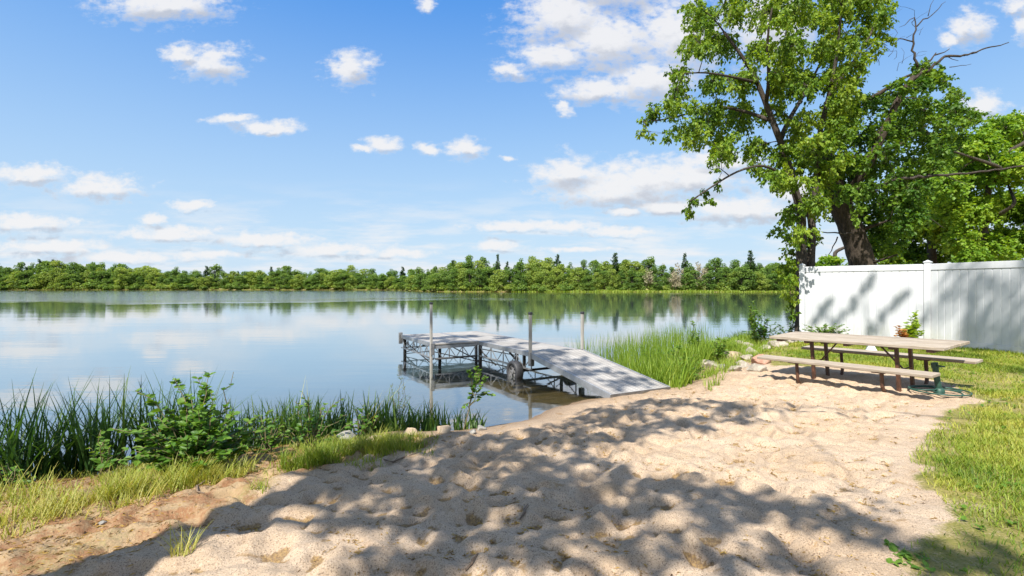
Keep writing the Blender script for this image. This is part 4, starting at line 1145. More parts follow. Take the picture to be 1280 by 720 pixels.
# ------------------------------------------------------------------ dock
def build_dock():
    root = empty('dock', (.41, 9.54, WZ), R(120))
    tag(root, 'L-shaped grey dock on wheels standing in the lake shallows, ramp down to the sand', 'dock')
    dz, th = .52, .035

    def panel(name, x0, x1, y0, y1):
        m = MB().box(((x0 + x1) / 2, (y0 + y1) / 2, dz - th / 2), (x1 - x0 - .012, y1 - y0 - .07, th), bev=.004)
        d = m.build(name, M['deck'], root)
        f = MB()
        for y in (y0 + .018, y1 - .018): f.box(((x0 + x1) / 2, y, dz - .045), (x1 - x0 - .004, .034, .095), bev=.004)
        for x in (x0 + .03, x1 - .03): f.box((x, (y0 + y1) / 2, dz - .085), (.04, y1 - y0 - .075, .07))
        for k in range(1, 5): f.box((x0 + (x1 - x0) * k / 5, (y0 + y1) / 2, dz - .065), (.035, y1 - y0 - .075, .05))
        f.build('deck_frame', M['alu'], d)
        return d
    panel('deck_section', .02, 2.4, -1.12, 0); panel('deck_section', 2.405, 4.8, -1.12, 0); panel('deck_section', 2.41, 4.795, .006, 1.1)
    # trusses under the long edges
    def truss(p0, p1, n, mat='alu_dark', dep=.24):
        m = MB(); p0 = np.array(p0, float); p1 = np.array(p1, float)
        a = np.array([0, 0, dz - .10]); b = np.array([0, 0, dz - .10 - dep])
        m.bar(p0 + b, p1 + b, .026)
        for k in range(n):
            q0 = p0 + (p1 - p0) * k / n; q1 = p0 + (p1 - p0) * (k + 1) / n; qm = (q0 + q1) / 2
            m.bar(q0 + a, qm + b, .014); m.bar(qm + b, q1 + a, .014)
            m.bar(q0 + a, q0 + b, .018)
        m.build('truss', M[mat], root)
    truss((.1, -.02, 0), (2.36, -.02, 0), 4, 'alu'); truss((.1, -1.10, 0), (4.75, -1.10, 0), 6); truss((2.44, 1.08, 0), (4.75, 1.08, 0), 5, 'alu')
    truss((2.43, .05, 0), (2.43, 1.05, 0), 3); truss((4.77, -1.02, 0), (4.77, 1.1, 0), 5)
    # legs down to the lake bed
    org = np.array([.41, 9.54]); ca, sa = math.cos(R(120)), math.sin(R(120))

    def bed(x, y):
        wx = org[0] + x * ca - y * sa; wy = org[1] + x * sa + y * ca
        return TER.z(wx, wy) - WZ
    for x, y in ((2.38, -.04), (2.46, -1.08), (4.74, -1.08), (4.72, 1.02), (4.74, .03)):
        m = MB().box((x, y, (dz - .1 + bed(x, y) - .1) / 2), (.07, .07, dz - .1 - bed(x, y) + .1), bev=.006)
        m.box((x, y, bed(x, y) + .02), (.2, .2, .03)); m.build('leg', M['steel_dark'], root)
    # three posts that rise through the deck corners
    for x, y, top in ((2.44, 1.15, 1.40), (.02, .055, 1.26), (-.02, -1.17, 1.24)):
        lo = bed(x, y) if x > 1 else .30
        p = MB().box((x, y, (top + lo) / 2), (.054, .054, top - lo), bev=.006)
        o = p.build('post', M['post'], root)
        MB().box((x, y, top + .022), (.07, .07, .05), bev=.01).build('cap', M['black'], o)
        MB().box((x, y + (-.02 if y > 0 else .02), dz - .12), (.10, .085, .26), bev=.006).build('bracket', M['alu_dark'], o)
    # end plates and bracing
    MB().box((4.83, 1.10, dz - .09), (.05, .10, .30), bev=.008).box((4.83, .57, dz - .09), (.03, 1.0, .10), bev=.006).build('end_bumper', M['alu_dark'], root)
    br = MB()
    for a, b in [((4.72, 1.02, .02), (2.44, 1.1, .36)), ((4.72, 1.02, .34), (2.44, 1.1, .04)), ((4.72, 1.02, .05), (4.74, .03, .36)), ((2.38, -.04, .03), (2.44, 1.1, .34)),
                 ((2.38, -.04, .04), (4.74, .03, .32)), ((2.38, -.04, .34), (2.46, -1.08, .10)), ((2.38, -.04, .30), (1.6, -.04, .06)), ((.4, -.04, .1), (2.38, -.04, .08))]:
        br.bar(a, b, .02)
    br.bar((4.72, 1.02, .18), (2.44, 1.1, .16), .02); br.bar((2.4, .05, .17), (2.44, 1.05, .16), .02)
    br.build('brace', M['steel_dark'], root)
    # axle and wheels
    MB().tube([(.5, .12, .10), (.5, -1.24, .10)], .025, 8).bar((.5, -.1, .1), (.5, -.1, .42), .05).bar((.5, -1.02, .1), (.5, -1.02, .42), .05).bar((.5, -.1, .12), (1.1, -.1, .4), .03).bar((.5, -1.02, .12), (1.1, -1.02, .4), .03).build('axle', M['steel_dark'], root)
    for y, s in ((.12, 1), (-1.24, -1)):
        rr = .22
        prof = [(rr * .62, -.07), (rr * .80, -.085), (rr * .93, -.08), (rr, -.055), (rr * 1.01, 0), (rr, .055), (rr * .93, .08), (rr * .80, .085), (rr * .62, .07), (rr * .60, 0), (rr * .62, -.07)]
        w = MB().lathe(prof, 28, (0, 1, 0), (.5, y, .10)).build('wheel', M['black'], root, smooth=True)
        h = MB().lathe([(rr * .62, .05 * s), (rr * .52, .055 * s), (rr * .50, .03 * s), (rr * .50, -.03 * s), (rr * .62, -.05 * s)], 24, (0, 1, 0), (.5, y, .10))
        for k in range(6):
            a = k * math.pi / 3
            h.bar((.5 + math.cos(a) * rr * .14, y + .03 * s, .10 + math.sin(a) * rr * .14), (.5 + math.cos(a) * rr * .54, y + .03 * s, .10 + math.sin(a) * rr * .54), .03, .03, (0, 1, 0))
        h.lathe([(.004, .07 * s), (rr * .2, .065 * s), (rr * .22, .03 * s), (rr * .2, -.03 * s), (.004, -.035 * s)], 16, (0, 1, 0), (.5, y, .10))
        h.build('rim', M['hub'], w)
    # ramp
    zf = max(bed(-2.34, y) for y in (.08, -.2, -.5, -.8, -1.08)) + .035
    p0 = np.array([.0, -.56, dz]); p1 = np.array([-2.36, -.50, zf])
    d = (p1 - p0); L = np.linalg.norm(d); d /= L; ys = np.cross((0, 0, 1), -d); ys /= np.linalg.norm(ys); zs = np.cross(-d, ys)
    Rm = np.array([-d, ys, zs]).T
    rt = empty('ramp', (0, 0, 0)); 
    bpy.data.objects.remove(rt)
    m = MB().box((0, 0, -.016), (L, 1.17, .032), bev=.004).build('ramp', M['deck'], root)
    mat4 = Matrix.Identity(4)
    for i in range(3):
        for j in range(3): mat4[i][j] = Rm[i][j]
    mat4.translation = Vector((p0 + p1) / 2)
    m.matrix_basis = mat4
    f = MB()
    for y in (-.605, .605): f.box((0, y, -.045), (L, .034, .11), bev=.005)
    for k in range(7): f.box((-L / 2 + .06 + k * (L - .12) / 6, 0, -.065), (.035, 1.17, .05))
    f.build('ramp_frame', M['alu'], m)
    MB().box((-L / 2 - .004, 0, -.02), (.012, 1.24, .05)).build('foot_strip', M['alu_dark'], m)


# ------------------------------------------------------------------ picnic table
def build_table():
    c = np.array([5.33, 7.65, .65])
    gz = -.0
    root = empty('picnic_table', c)
    root.rotation_euler = (0, 0, 0)
    a, b, cc = R(-62.1), R(4.1), R(-1.5)
    Rz = Matrix.Rotation(a, 4, 'Z') @ Matrix.Rotation(b, 4, 'X') @ Matrix.Rotation(cc, 4, 'Y')
    root.matrix_world = Matrix.Translation(Vector(c)) @ Rz
    tag(root, 'long weathered wooden picnic table with two attached benches on brown steel legs', 'picnic table')
    L = 2.44; r = random.Random(4)
    top = MB(); 
    for k in range(5):
        y = -.30 + k * .15
        top.box((r.uniform(-.006, .006), y, -.02 + r.uniform(-.002, .002)), (L, .137, .042), bev=.006)
    top.build('tabletop', M['plank'], root)
    cl = MB()
    for x in (-1.06, -.60, .0, .60, 1.06): cl.box((x, 0, -.062), (.09 if abs(x) > 1 else .06, .70, .036), bev=.004)
    cl.build('batten', M['steel_brown'], root)
    for y in (-.62, .62):
        MB().box((0, y, -.32), (L, .235, .042), bev=.007).build('bench', M['plank'], root)
    Ri = np.array(Rz.to_3x3()).T

    def ground_at(x, y):
        p = np.array(Rz.to_3x3()) @ np.array([x, y, -.66]) + c
        z = TER.z(p[0], p[1])
        down = Ri @ np.array([0, 0, -1.0])
        # distance along world-down from the local underside point
        return p, z, down
    for x in (-.60, .60):
        for y in (-.19, .19):
            p, z, dn = ground_at(x, y)
            e = np.array([x, y, -.66 + (z - p[2]) / 1.0 - .12])
            MB().bar((x, y, -.044), e, .055, .042, (1, 0, 0), bev=.006).build('leg', M['steel_brown'], root)
        for y in (-.62, .62):
            p, z, dn = ground_at(x, y); zl = -.66 + (z - p[2])
            s = 1 if y < 0 else -1
            m = MB().tube([(x, y, -.342), (x, y, -.45), (x, y, zl + .08), (x, y + s * .02, zl + .03), (x, y + s * .07, zl - .03), (x, y + s * .2, zl - .10)], .025, 10)
            m.box((x, y, -.349), (.16, .2, .012)); m.build('bench_leg', M['steel_brown'], root, smooth=False)
        m = MB().bar((x, -.19, -.35), (x * .22, 0, -.06), .035, .012, bev=.002) if False else MB().bar((x + (-.02 if x > 0 else .02), .0, -.40), (x * .45, 0, -.05), .032, .014)
        m.bar((x, -.21, -.40), (x, .21, -.40), .03, .012)
        m.build('brace', M['steel_brown'], root)
    return root


def build_umbrella_stand():
    p = TER.hit(1174, 490)
    root = empty('umbrella_stand', p)
    tag(root, 'dark green metal umbrella stand with looped base beside the picnic table', 'umbrella stand')
    b = MB()
    for k in range(3):
        a0 = k * 2 * math.pi / 3 + .35
        cx, cy = math.cos(a0) * .17, math.sin(a0) * .17
        b.tube([(cx + math.cos(t) * .15, cy + math.sin(t) * .15, .03 + .012 * math.cos(t - a0 + math.pi)) for t in np.linspace(0, 2 * math.pi, 28, endpoint=False)], .010, 7, closed=True)
    b.tube([(math.cos(t) * .33, math.sin(t) * .33, .022) for t in np.linspace(0, 2 * math.pi, 40, endpoint=False)], .010, 7, closed=True)
    b.lathe([(.001, .06), (.045, .058), (.06, .03), (.065, .0)], 18)
    b.build('base', M['green_paint'], root, smooth=True)
    MB().tube([(0, 0, .03), (-.03, 0, .18), (-.055, 0, .34)], .036, 14).build('tube', M['green_paint'], root, smooth=False)
    m = MB().tube([(-.055, 0, .335), (-.066, 0, .40)], .042, 14)
    m.tube([(-.06, -.05, .37), (-.06, -.10, .37)], .012, 8).box((-.06, -.12, .37), (.06, .02, .018)); m.build('clamp', M['green_paint'], root)


# ------------------------------------------------------------------ fence
def build_fence():
    nodes = [(8.02, 13.7), (10.02, 11.95), (10.62, 10.1), (10.95, 8.0), (11.2, 5.8)]
    top = 2.0
    root = empty('vinyl_fence', (*nodes[0], TER.z(*nodes[0])))
    o = np.array(root.location)
    tag(root, 'tall white vinyl privacy fence of vertical boards behind the picnic table', 'fence')
    for i, (x, y) in enumerate(nodes):
        g = TER.z(x, y); nx = nodes[min(i + 1, len(nodes) - 1)]; pv = nodes[max(0, i - 1)]
        a = math.atan2(nx[1] - pv[1], nx[0] - pv[0]); Rm = np.array(Matrix.Rotation(a, 3, 'Z'))
        p = MB().box((x, y, (g - .3 + top + .02) / 2), (.13, .13, top + .02 - g + .3), Rm, bev=.008).build('post', M['vinyl'], root, o)
        cp = MB().box((x, y, top + .032), (.155, .155, .024), Rm, bev=.006)
        h = .072; z = top + .044
        v = np.array([(-h, -h, 0), (h, -h, 0), (h, h, 0), (-h, h, 0), (0, 0, .045)]) @ Rm.T + np.array([x, y, z])
        cp.add(v, [[0, 1, 4], [1, 2, 4], [2, 3, 4], [3, 0, 4]]); cp.build('post_cap', M['vinyl'], p, o)
    for (x0, y0), (x1, y1) in zip(nodes[:-1], nodes[1:]):
        d = np.array([x1 - x0, y1 - y0]); L = np.linalg.norm(d); d /= L; a = math.atan2(d[1], d[0]); Rm = np.array(Matrix.Rotation(a, 3, 'Z'))
        s0 = np.array([x0, y0]) + d * .066; s1 = np.array([x1, y1]) - d * .066; mid = (s0 + s1) / 2; LL = np.linalg.norm(s1 - s0)
        g = min(TER.z(x0, y0), TER.z(x1, y1))
        MB().box((*mid, top - .085), (LL, .055, .15), Rm, bev=.006).build('top_rail', M['vinyl'], root, o)
        MB().box((*mid, g + .10), (LL, .055, .17), Rm, bev=.006).build('bottom_rail', M['vinyl'], root, o)
        m = MB(); n = int(round(LL / .155)); w = LL / n
        for k in range(n):
            c = s0 + d * (k + .5) * w
            m.box((*c, (top - .16 + g + .185) / 2), (w - .014, .026, top - .16 - g - .185), Rm, bev=.007)
        m.box((*mid, (top - .16 + g + .185) / 2), (LL, .012, top - .162 - g - .185), Rm)
        m.build('board_panel', M['vinyl'], root, o)


# ------------------------------------------------------------------ stones
def rock(name, p, sx, sy, sz, mat, label, seed, group=None):
    r = np.random.default_rng(seed)
    nu, nv = 34, 20
    V = []
    ph = r.uniform(0, 10, 6)
    cuts = [(lambda q: q / np.linalg.norm(q))(r.normal(size=3)) for _ in range(13)]; ck = r.uniform(.5, .86, 13)
    for i in range(nv):
        th = math.pi * i / (nv - 1)
        for j in range(nu):
            a = 2 * math.pi * j / nu
            q = np.array([math.sin(th) * math.cos(a), math.sin(th) * math.sin(a), math.cos(th)])
            s = 1 + .10 * math.sin(2.3 * q[0] + ph[0]) * math.cos(2.1 * q[1] + ph[1]) + .05 * math.sin(6 * q[2] + ph[2] + 4 * q[0]) + .04 * math.sin(11 * q[1] + ph[3]) + .03 * math.sin(17 * q[0] + 9 * q[2] + ph[4])
            for c, k in zip(cuts, ck):
                dd = q @ c * s
                if dd > k: s *= k / dd
            V.append(q * s * [sx, sy, sz])
    V = np.array(V); a = r.uniform(0, 6.28); V = V @ np.array(Matrix.Rotation(a, 3, 'Z')).T
    Fq = [[i * nu + j, (i + 1) * nu + j, (i + 1) * nu + (j + 1) % nu, i * nu + (j + 1) % nu] for i in range(nv - 1) for j in range(nu)]
    o = link(name, raw_mesh(name, V, [np.array(Fq)], M[mat], False))
    o.location = (p[0], p[1], p[2] + sz * .22)
    tag(o, label, 'rock', group)
    return o


def rocks():
    spec = [(885, 459, 26, 'rock_pale', 'rounded pale rock in front of the other stones beside the tall green grass'), (896, 450, 20, 'rock_tan', 'tan rock half hidden in grass behind the rounded pale rock'), (912, 450, 28, 'rock_tan', 'broad tan boulder in the middle of the stones left of the table'),
            (920, 436, 24, 'rock_pale', 'upright pale rock among grass on the bank above the tan boulder'), (933, 436, 18, 'rock_pale', 'whitish rock just right of the upright pale rock'), (939, 443, 22, 'rock_pale', 'sloping pale slab behind the left end of the near bench'),
            (956, 437, 15, 'rock_pale', 'flat white stone at the lawn edge left of the tabletop corner'), (972, 433, 18, 'rock_pale', 'long flat pale stone at the lawn edge just past the flat white stone'), (986, 428, 15, 'rock_pale', 'farthest pale stone of the row, behind the far tabletop corner'),
            (919, 463, 16, 'rock_pale', 'small pale stone at the edge of the sand below the tan boulder'), (929, 459, 18, 'rock_pale', 'pale stone between the small sand-edge stone and the red rock'), (934, 449, 14, 'rock_pale', 'small pale stone above the red rock'),
            (950, 455, 24, 'rock_red', 'flat reddish rock beside the left end of the near bench'), (945, 464, 20, 'rock_pale', 'flat pale stone on the sand in front of the red rock'), (852, 464, 18, 'rock_tan', 'brownish rock sunk in the tall grass near the ramp'), (902, 460, 14, 'rock_grey', 'grey stone between the rounded pale rock and the small sand-edge stone')]
    for i, (px, py, w, mat, lab) in enumerate(spec):
        p = TER.hit(px, py); s = w / F * p[1] / 2 * 1.25
        rock('rock', p, s * 1.05, s * .8, s * .62, mat, lab, 400 + i, 'stones along the bank left of the picnic table')
    spec = [(506, 535, 20, 'rock_grey', 'round grey boulder at the water edge left of the nearest dock post'), (512, 544, 26, 'rock_tan', 'tan stone just below the round grey boulder'), (468, 551, 24, 'rock_tan', 'tan stone half buried in the sunlit grass tuft'), (430, 551, 30, 'rock_grey', 'grey boulder among the grass below the waterside reeds'),
            (601, 537, 16, 'rock_grey', 'dark grey stone standing in the water edge right of the sapling'), (591, 541, 11, 'rock_grey', 'small dark stone beside the sapling foot'), (553, 540, 26, 'rock_tan', 'low brown stone at the water edge beneath the nearest dock post'), (364, 586, 14, 'rock_tan', 'small stone on the shaded sand left of the grass tufts'),
            (128, 655, 9, 'rock_grey', 'small grey pebble on the dry bank at left')]
    for i, (px, py, w, mat, lab) in enumerate(spec):
        p = TER.hit(px, py); s = w / F * p[1] / 2
        rock('rock', p, s, s * .85, s * .7, mat, lab, 500 + i, 'stones along the near water edge')
    # white block on the lawn
    p = TER.hit(1089, 441)
    m = MB(); w = .13
    prof = [(-.12, 0), (.13, 0), (.05, .17), (.03, .24), (-.10, .24), (-.10, .19), (-.06, .17)]
    n = len(prof); v = [(x, -.06, z) for x, z in prof] + [(x, .06, z) for x, z in prof]
    m.add(v, [list(range(n)), list(range(n, 2 * n))[::-1]] + [[i, i + n, (i + 1) % n + n, (i + 1) % n] for i in range(n)])
    o = m.build('white_block', M['white_block']); o.location = Vector(p - [0, 0, .01]); o.rotation_euler = (0, 0, R(-25))
    tag(o, 'small bright white block on the lawn, seen between tabletop and far bench', 'block')


# ------------------------------------------------------------------ plants near the water
def shrub(name, label, base, stems, leaf_len, mat, r, template=OVATE, stem_r=.006, per=14, width=1.0, tint=.5, cat='shrub', leaf_from=.2, spread=.8, droop=.1, part2=None, fork=None):
    """stems: list of tip offsets from the base"""
    root = empty(name, base); tag(root, label, cat)
    wood = MB(); P, A, N, S, T = [], [], [], [], []
    for tip in stems:
        tip = np.asarray(tip, float); L = np.linalg.norm(tip)
        pts = curve((r.normal(0, .03), r.normal(0, .03), -.03), tip, (0, 0, .12 * L), 7, .05, r)
        if fork is not None:
            fk = np.asarray(fork, float) * r.uniform(.55, 1.0)
            pts = curve(fk, tip, (.02, 0, .03), 7, .05, r)
        wood.tube(pts, np.linspace(stem_r, stem_r * .4, 7), 5)
        m = max(3, int(per * L / .6))
        t = np.sort(r.uniform(leaf_from, 1.0, m))
        b = np.stack([np.interp(t, np.linspace(0, 1, 7), pts[:, k]) for k in range(3)], 1)
        ax = (pts[-1] - pts[-3]); ax /= np.linalg.norm(ax)
        az = r.uniform(0, 6.28, m)
        P.append(b); A.append(np.stack([np.cos(az), np.sin(az), np.zeros(m)], 1) * spread + ax * .5 + np.array([0, 0, -droop])); N.append(r.normal(0, .35, (m, 3)) + [0, -.3, 1])
        S.append(leaf_len * r.uniform(.5, 1.15, m) * (1.05 - .45 * t)); T.append(np.clip(tint + .25 * (t - .5) + r.normal(0, .2, m), 0, 1))
    if fork is not None: wood.tube(resample([(0, 0, -.05), np.asarray(fork) * .5 + [.012, 0, 0], fork], .04), np.linspace(stem_r * 1.5, stem_r, len(resample([(0, 0, -.05), np.asarray(fork) * .5 + [.012, 0, 0], fork], .04))), 6)
    wood.build('stem', M['stem'], root, smooth=True)
    P, A, N, S, T = [np.concatenate(q) for q in (P, A, N, S, T)]
    if part2 is None:
        leaf_obj('foliage', P, A, N, S, T, M[mat], root, template=template, width=width)
    else:
        sel = part2(P)
        leaf_obj('foliage', P[~sel], A[~sel], N[~sel], S[~sel], T[~sel], M[mat], root, template=template, width=width)
        o = leaf_obj('withered_foliage', P[sel], A[sel], N[sel], S[sel], T[sel], M['leaf_orange'], root, template=template, width=width)
        o['label'] = 'withered orange-brown leaves'
    return root


def plants():
    r = np.random.default_rng(88)
    # big leafy shrub on the left bank
    b = TER.hit(245, 592)
    k = F / b[1]
    tips = [((px - 245) / k, r.uniform(-.12, .35), (592 - py) / k * 1.0) for px, py in [(163, 488), (193, 480), (226, 477), (243, 472), (214, 500), (258, 505), (270, 490), (285, 508), (300, 515), (205, 520), (180, 520), (235, 505), (250, 520), (290, 530), (312, 530), (170, 545), (325, 545), (200, 545), (270, 540), (240, 540), (155, 560), (310, 560), (215, 560), (285, 560), (190, 565), (250, 560), (225, 530), (262, 525), (300, 545), (175, 530)]]
    tips = [(x * .9 + 0, y, z) for x, y, z in tips] + [(x * r.uniform(.7, 1.1), y - r.uniform(0, .25), z * r.uniform(.55, .85)) for x, y, z in tips] + [(x * r.uniform(.5, 1.1), y - r.uniform(.05, .3), z * r.uniform(.4, .7)) for x, y, z in tips]
    shrub('leafy_shrub', 'bushy green shrub with oval leaves on the left bank among the reeds', b, tips, .098, 'leaf_shrub', r, per=32, tint=.5)
    b2 = TER.hit(268, 580); k = F / b2[1]
    shrub('tall_sprig', 'single tall leafy sprig rising above the right side of the bank shrub', b2, [((288 - 268) / k, .05, (580 - 466) / k), ((284 - 268) / k, .05, (580 - 500) / k)], .06, 'leaf_shrub', r, per=10, tint=.35, leaf_from=.55, cat='plant')
    # sapling by the dock, leaning right
    b = TER.hit(578, 537); k = F / b[1]
    tips = [((586 - 578) / k, .0, (537 - 462) / k), ((600 - 578) / k, .05, (537 - 462) / k), ((608 - 578) / k, -.05, (537 - 468) / k), ((618 - 578) / k, .03, (537 - 494) / k), ((610 - 578) / k, 0, (537 - 488) / k), ((596 - 578) / k, .08, (537 - 458) / k), ((588 - 578) / k, -.02, (537 - 490) / k), ((576 - 578) / k, .02, (537 - 510) / k)]
    shrub('sapling', 'slender sapling with few round leaves leaning in front of the dock', b, tips, .062, 'leaf_shrub', r, per=34, tint=.6, leaf_from=.3, cat='sapling', width=1.15, fork=((590 - 578) / k, 0, (537 - 492) / k))
    b = TER.hit(498, 534); k = F / b[1]
    tips = [((x - 498) / k, r.uniform(-.05, .1), (534 - y) / k) for x, y in [(497, 455), (503, 470), (508, 480), (490, 478), (514, 494), (487, 490), (500, 490), (505, 505), (493, 500)]]
    shrub('willow_sprig', 'thin grey-green willow sprig at the water edge left of the dock', b, tips, .06, 'leaf_willow', r, template=LANCE, per=20, leaf_from=.3, cat='plant', width=.6, stem_r=.004)
    b = TER.hit(386, 560); k = F / b[1]
    tips = [((x - 386) / k, r.uniform(-.1, .15), (560 - y) / k) for x, y in [(380, 488), (386, 495), (372, 500), (376, 520), (366, 530), (392, 515), (400, 508), (432, 520), (428, 498), (440, 530), (410, 530), (360, 540), (420, 545), (350, 545), (395, 535)]]
    shrub('weed_clump', 'broad-leaved weeds among the reeds midway along the left bank', b, tips, .085, 'leaf_shrub', r, per=14, tint=.45, cat='plant')
    b = TER.hit(15, 610); k = F / b[1]
    tips = [((x - 15) / k, r.uniform(-.1, .15), (610 - y) / k) for x, y in [(0, 575), (12, 572), (25, 580), (38, 590), (-10, 585), (5, 595), (30, 600)]]
    shrub('weed_clump', 'small pale green weed at the left edge of the bank', b, tips, .07, 'leaf_shrub', r, per=16, tint=.7, cat='plant')
    for px, py, lst, lab in [(128, 596, [(112, 545), (122, 538), (134, 548), (142, 556), (106, 560), (128, 560), (148, 566)], 'leafy weed in front of the tall reeds left of the bank shrub'), (335, 566, [(322, 522), (332, 514), (342, 524), (350, 532), (318, 534), (338, 538), (356, 540), (328, 545)], 'leafy weed among the reeds just right of the bank shrub'), (455, 548, [(444, 512), (454, 505), (463, 514), (470, 522), (440, 526), (458, 526)], 'leafy weed among the reeds behind the right end of the grass tufts')]:
        b = TER.hit(px, py); k = F / b[1]
        tips = [((x - px) / k, r.uniform(-.1, .15), (py - y) / k) for x, y in lst]; tips += [(a * r.uniform(.5, 1.2), c, z * .7) for a, c, z in tips]
        shrub('weed_clump', lab, b, tips, .075, 'leaf_shrub', r, per=18, tint=.6, cat='plant')
    # by the fence
    b = np.array([*W(1030, 419, 12.9)[:2], 0]); b[2] = TER.z(b[0], b[1]); k = F / b[1]
    tips = [(r.uniform(-.5, .55), r.uniform(-.25, .2), r.uniform(.2, .56)) for _ in range(80)]
    shrub('low_shrub', 'low light green shrub against the left end of the white fence', b, tips, .09, 'leaf_shrub', r, template=LEAF2, per=22, tint=.75)
    b = np.array([*(W(1133, 425, 11.6)[:2]), 0]); b[2] = TER.z(b[0], b[1]); k = F / b[1]
    tips = [((x - 1133) / k, r.uniform(-.15, .15), (425 - y) / k) for x, y in [(1118, 402), (1122, 410), (1126, 405), (1130, 412), (1124, 415), (1119, 412), (1133, 405), (1128, 398), (1138, 398), (1142, 390), (1145, 385), (1140, 402), (1146, 398), (1136, 393), (1149, 405), (1143, 410), (1150, 393)]]
    shrub('azalea_shrub', 'small shrub with orange withered and green leaves by the fence post', b, tips + [(a, c + .05, z * .8) for a, c, z in tips] + [(a * 1.05, c, z * 1.16) for a, c, z in tips[::2]], .13, 'leaf_maple', r, template=LEAF2, per=30, tint=.75, part2=lambda P: (P[:, 0] < -.02) & (P[:, 2] < .62))
    # bushes on the right bank
    for px, py, D, lst, lab, ti in [(952, 425, 14.2, [(940, 398), (950, 392), (958, 398), (935, 408), (962, 405), (972, 402), (948, 410), (966, 412), (944, 385), (953, 388), (978, 412), (930, 414)], 'dark leafy bush on the bank left of the picnic table', .3), (870, 452, 11.6, [(864, 402), (870, 425), (862, 430), (878, 432), (858, 420), (872, 410), (884, 440), (852, 440), (866, 440)], 'tall leafy weed rising from the bright grass right of the dock', .75),
                                     (845, 462, 10.2, [(840, 430), (850, 428), (835, 440), (855, 440), (830, 448), (862, 446), (846, 436), (868, 442), (826, 438)], 'broad-leaved green plant in the tall grass nearest the ramp', .5), (943, 400, 14.6, [(941, 380), (944, 376), (938, 388), (946, 386), (940, 384)], 'thin tall sprig above the dark bank bush', .75), (812, 455, 11.2, [(800, 432), (808, 428), (816, 430), (824, 434), (805, 440), (820, 440), (830, 442)], 'light green leafy clump among the rushes behind the ramp', .8), (900, 448, 10.9, [(888, 425), (896, 420), (904, 422), (912, 426), (890, 432), (908, 432), (900, 428)], 'leafy yellow-green clump in the tall grass behind the tan boulder', .85), (858, 470, 9.2, [(846, 452), (852, 446), (860, 448), (868, 452), (874, 458), (842, 460), (864, 456)], 'low leafy weed at the sand edge in front of the tall grass', .65), (985, 428, 14.8, [(975, 405), (985, 400), (992, 398), (980, 412), (990, 410), (970, 414), (997, 405)], 'deep green undergrowth at the foot of the slim grey trunks', .2)]:
        x, y = W(px, py, D)[:2]; b = np.array([x, y, max(WZ - .05, TER.z(x, y))]); k = F / D; pz = HZ + (CZ - b[2]) / D * F
        tips = [((q - px) / k, r.uniform(-.25, .25), max(.1, (pz - v) / k)) for q, v in lst]
        tips = tips + [(a * r.uniform(.6, 1.2), c + r.uniform(-.2, .2), z * r.uniform(.5, .9)) for a, c, z in tips]
        shrub('bank_bush', lab, b, tips, .11, 'leaf_shrub', r, template=LEAF2, per=26, tint=ti, cat='bush')


def pick(n, poly, r, dens=None):
    poly = np.array(poly); lo, hi = poly.min(0), poly.max(0); out = []
    got = 0
    while got < n:
        q = r.uniform(lo, hi, (n * 3, 2)); q = q[poly_sd(q[:, 0], q[:, 1], poly) > 0]
        if dens is not None: q = q[r.uniform(0, 1, len(q)) < dens(q[:, 0], q[:, 1])]
        out.append(q); got += len(q)
        if len(out) > 80: break
    return np.concatenate(out)[:n]


def z_of(q, floor=None):
    z = TER.at(q[:, 0], q[:, 1])
    if floor is not None: z = np.maximum(z, floor)
    return np.column_stack([q, z])


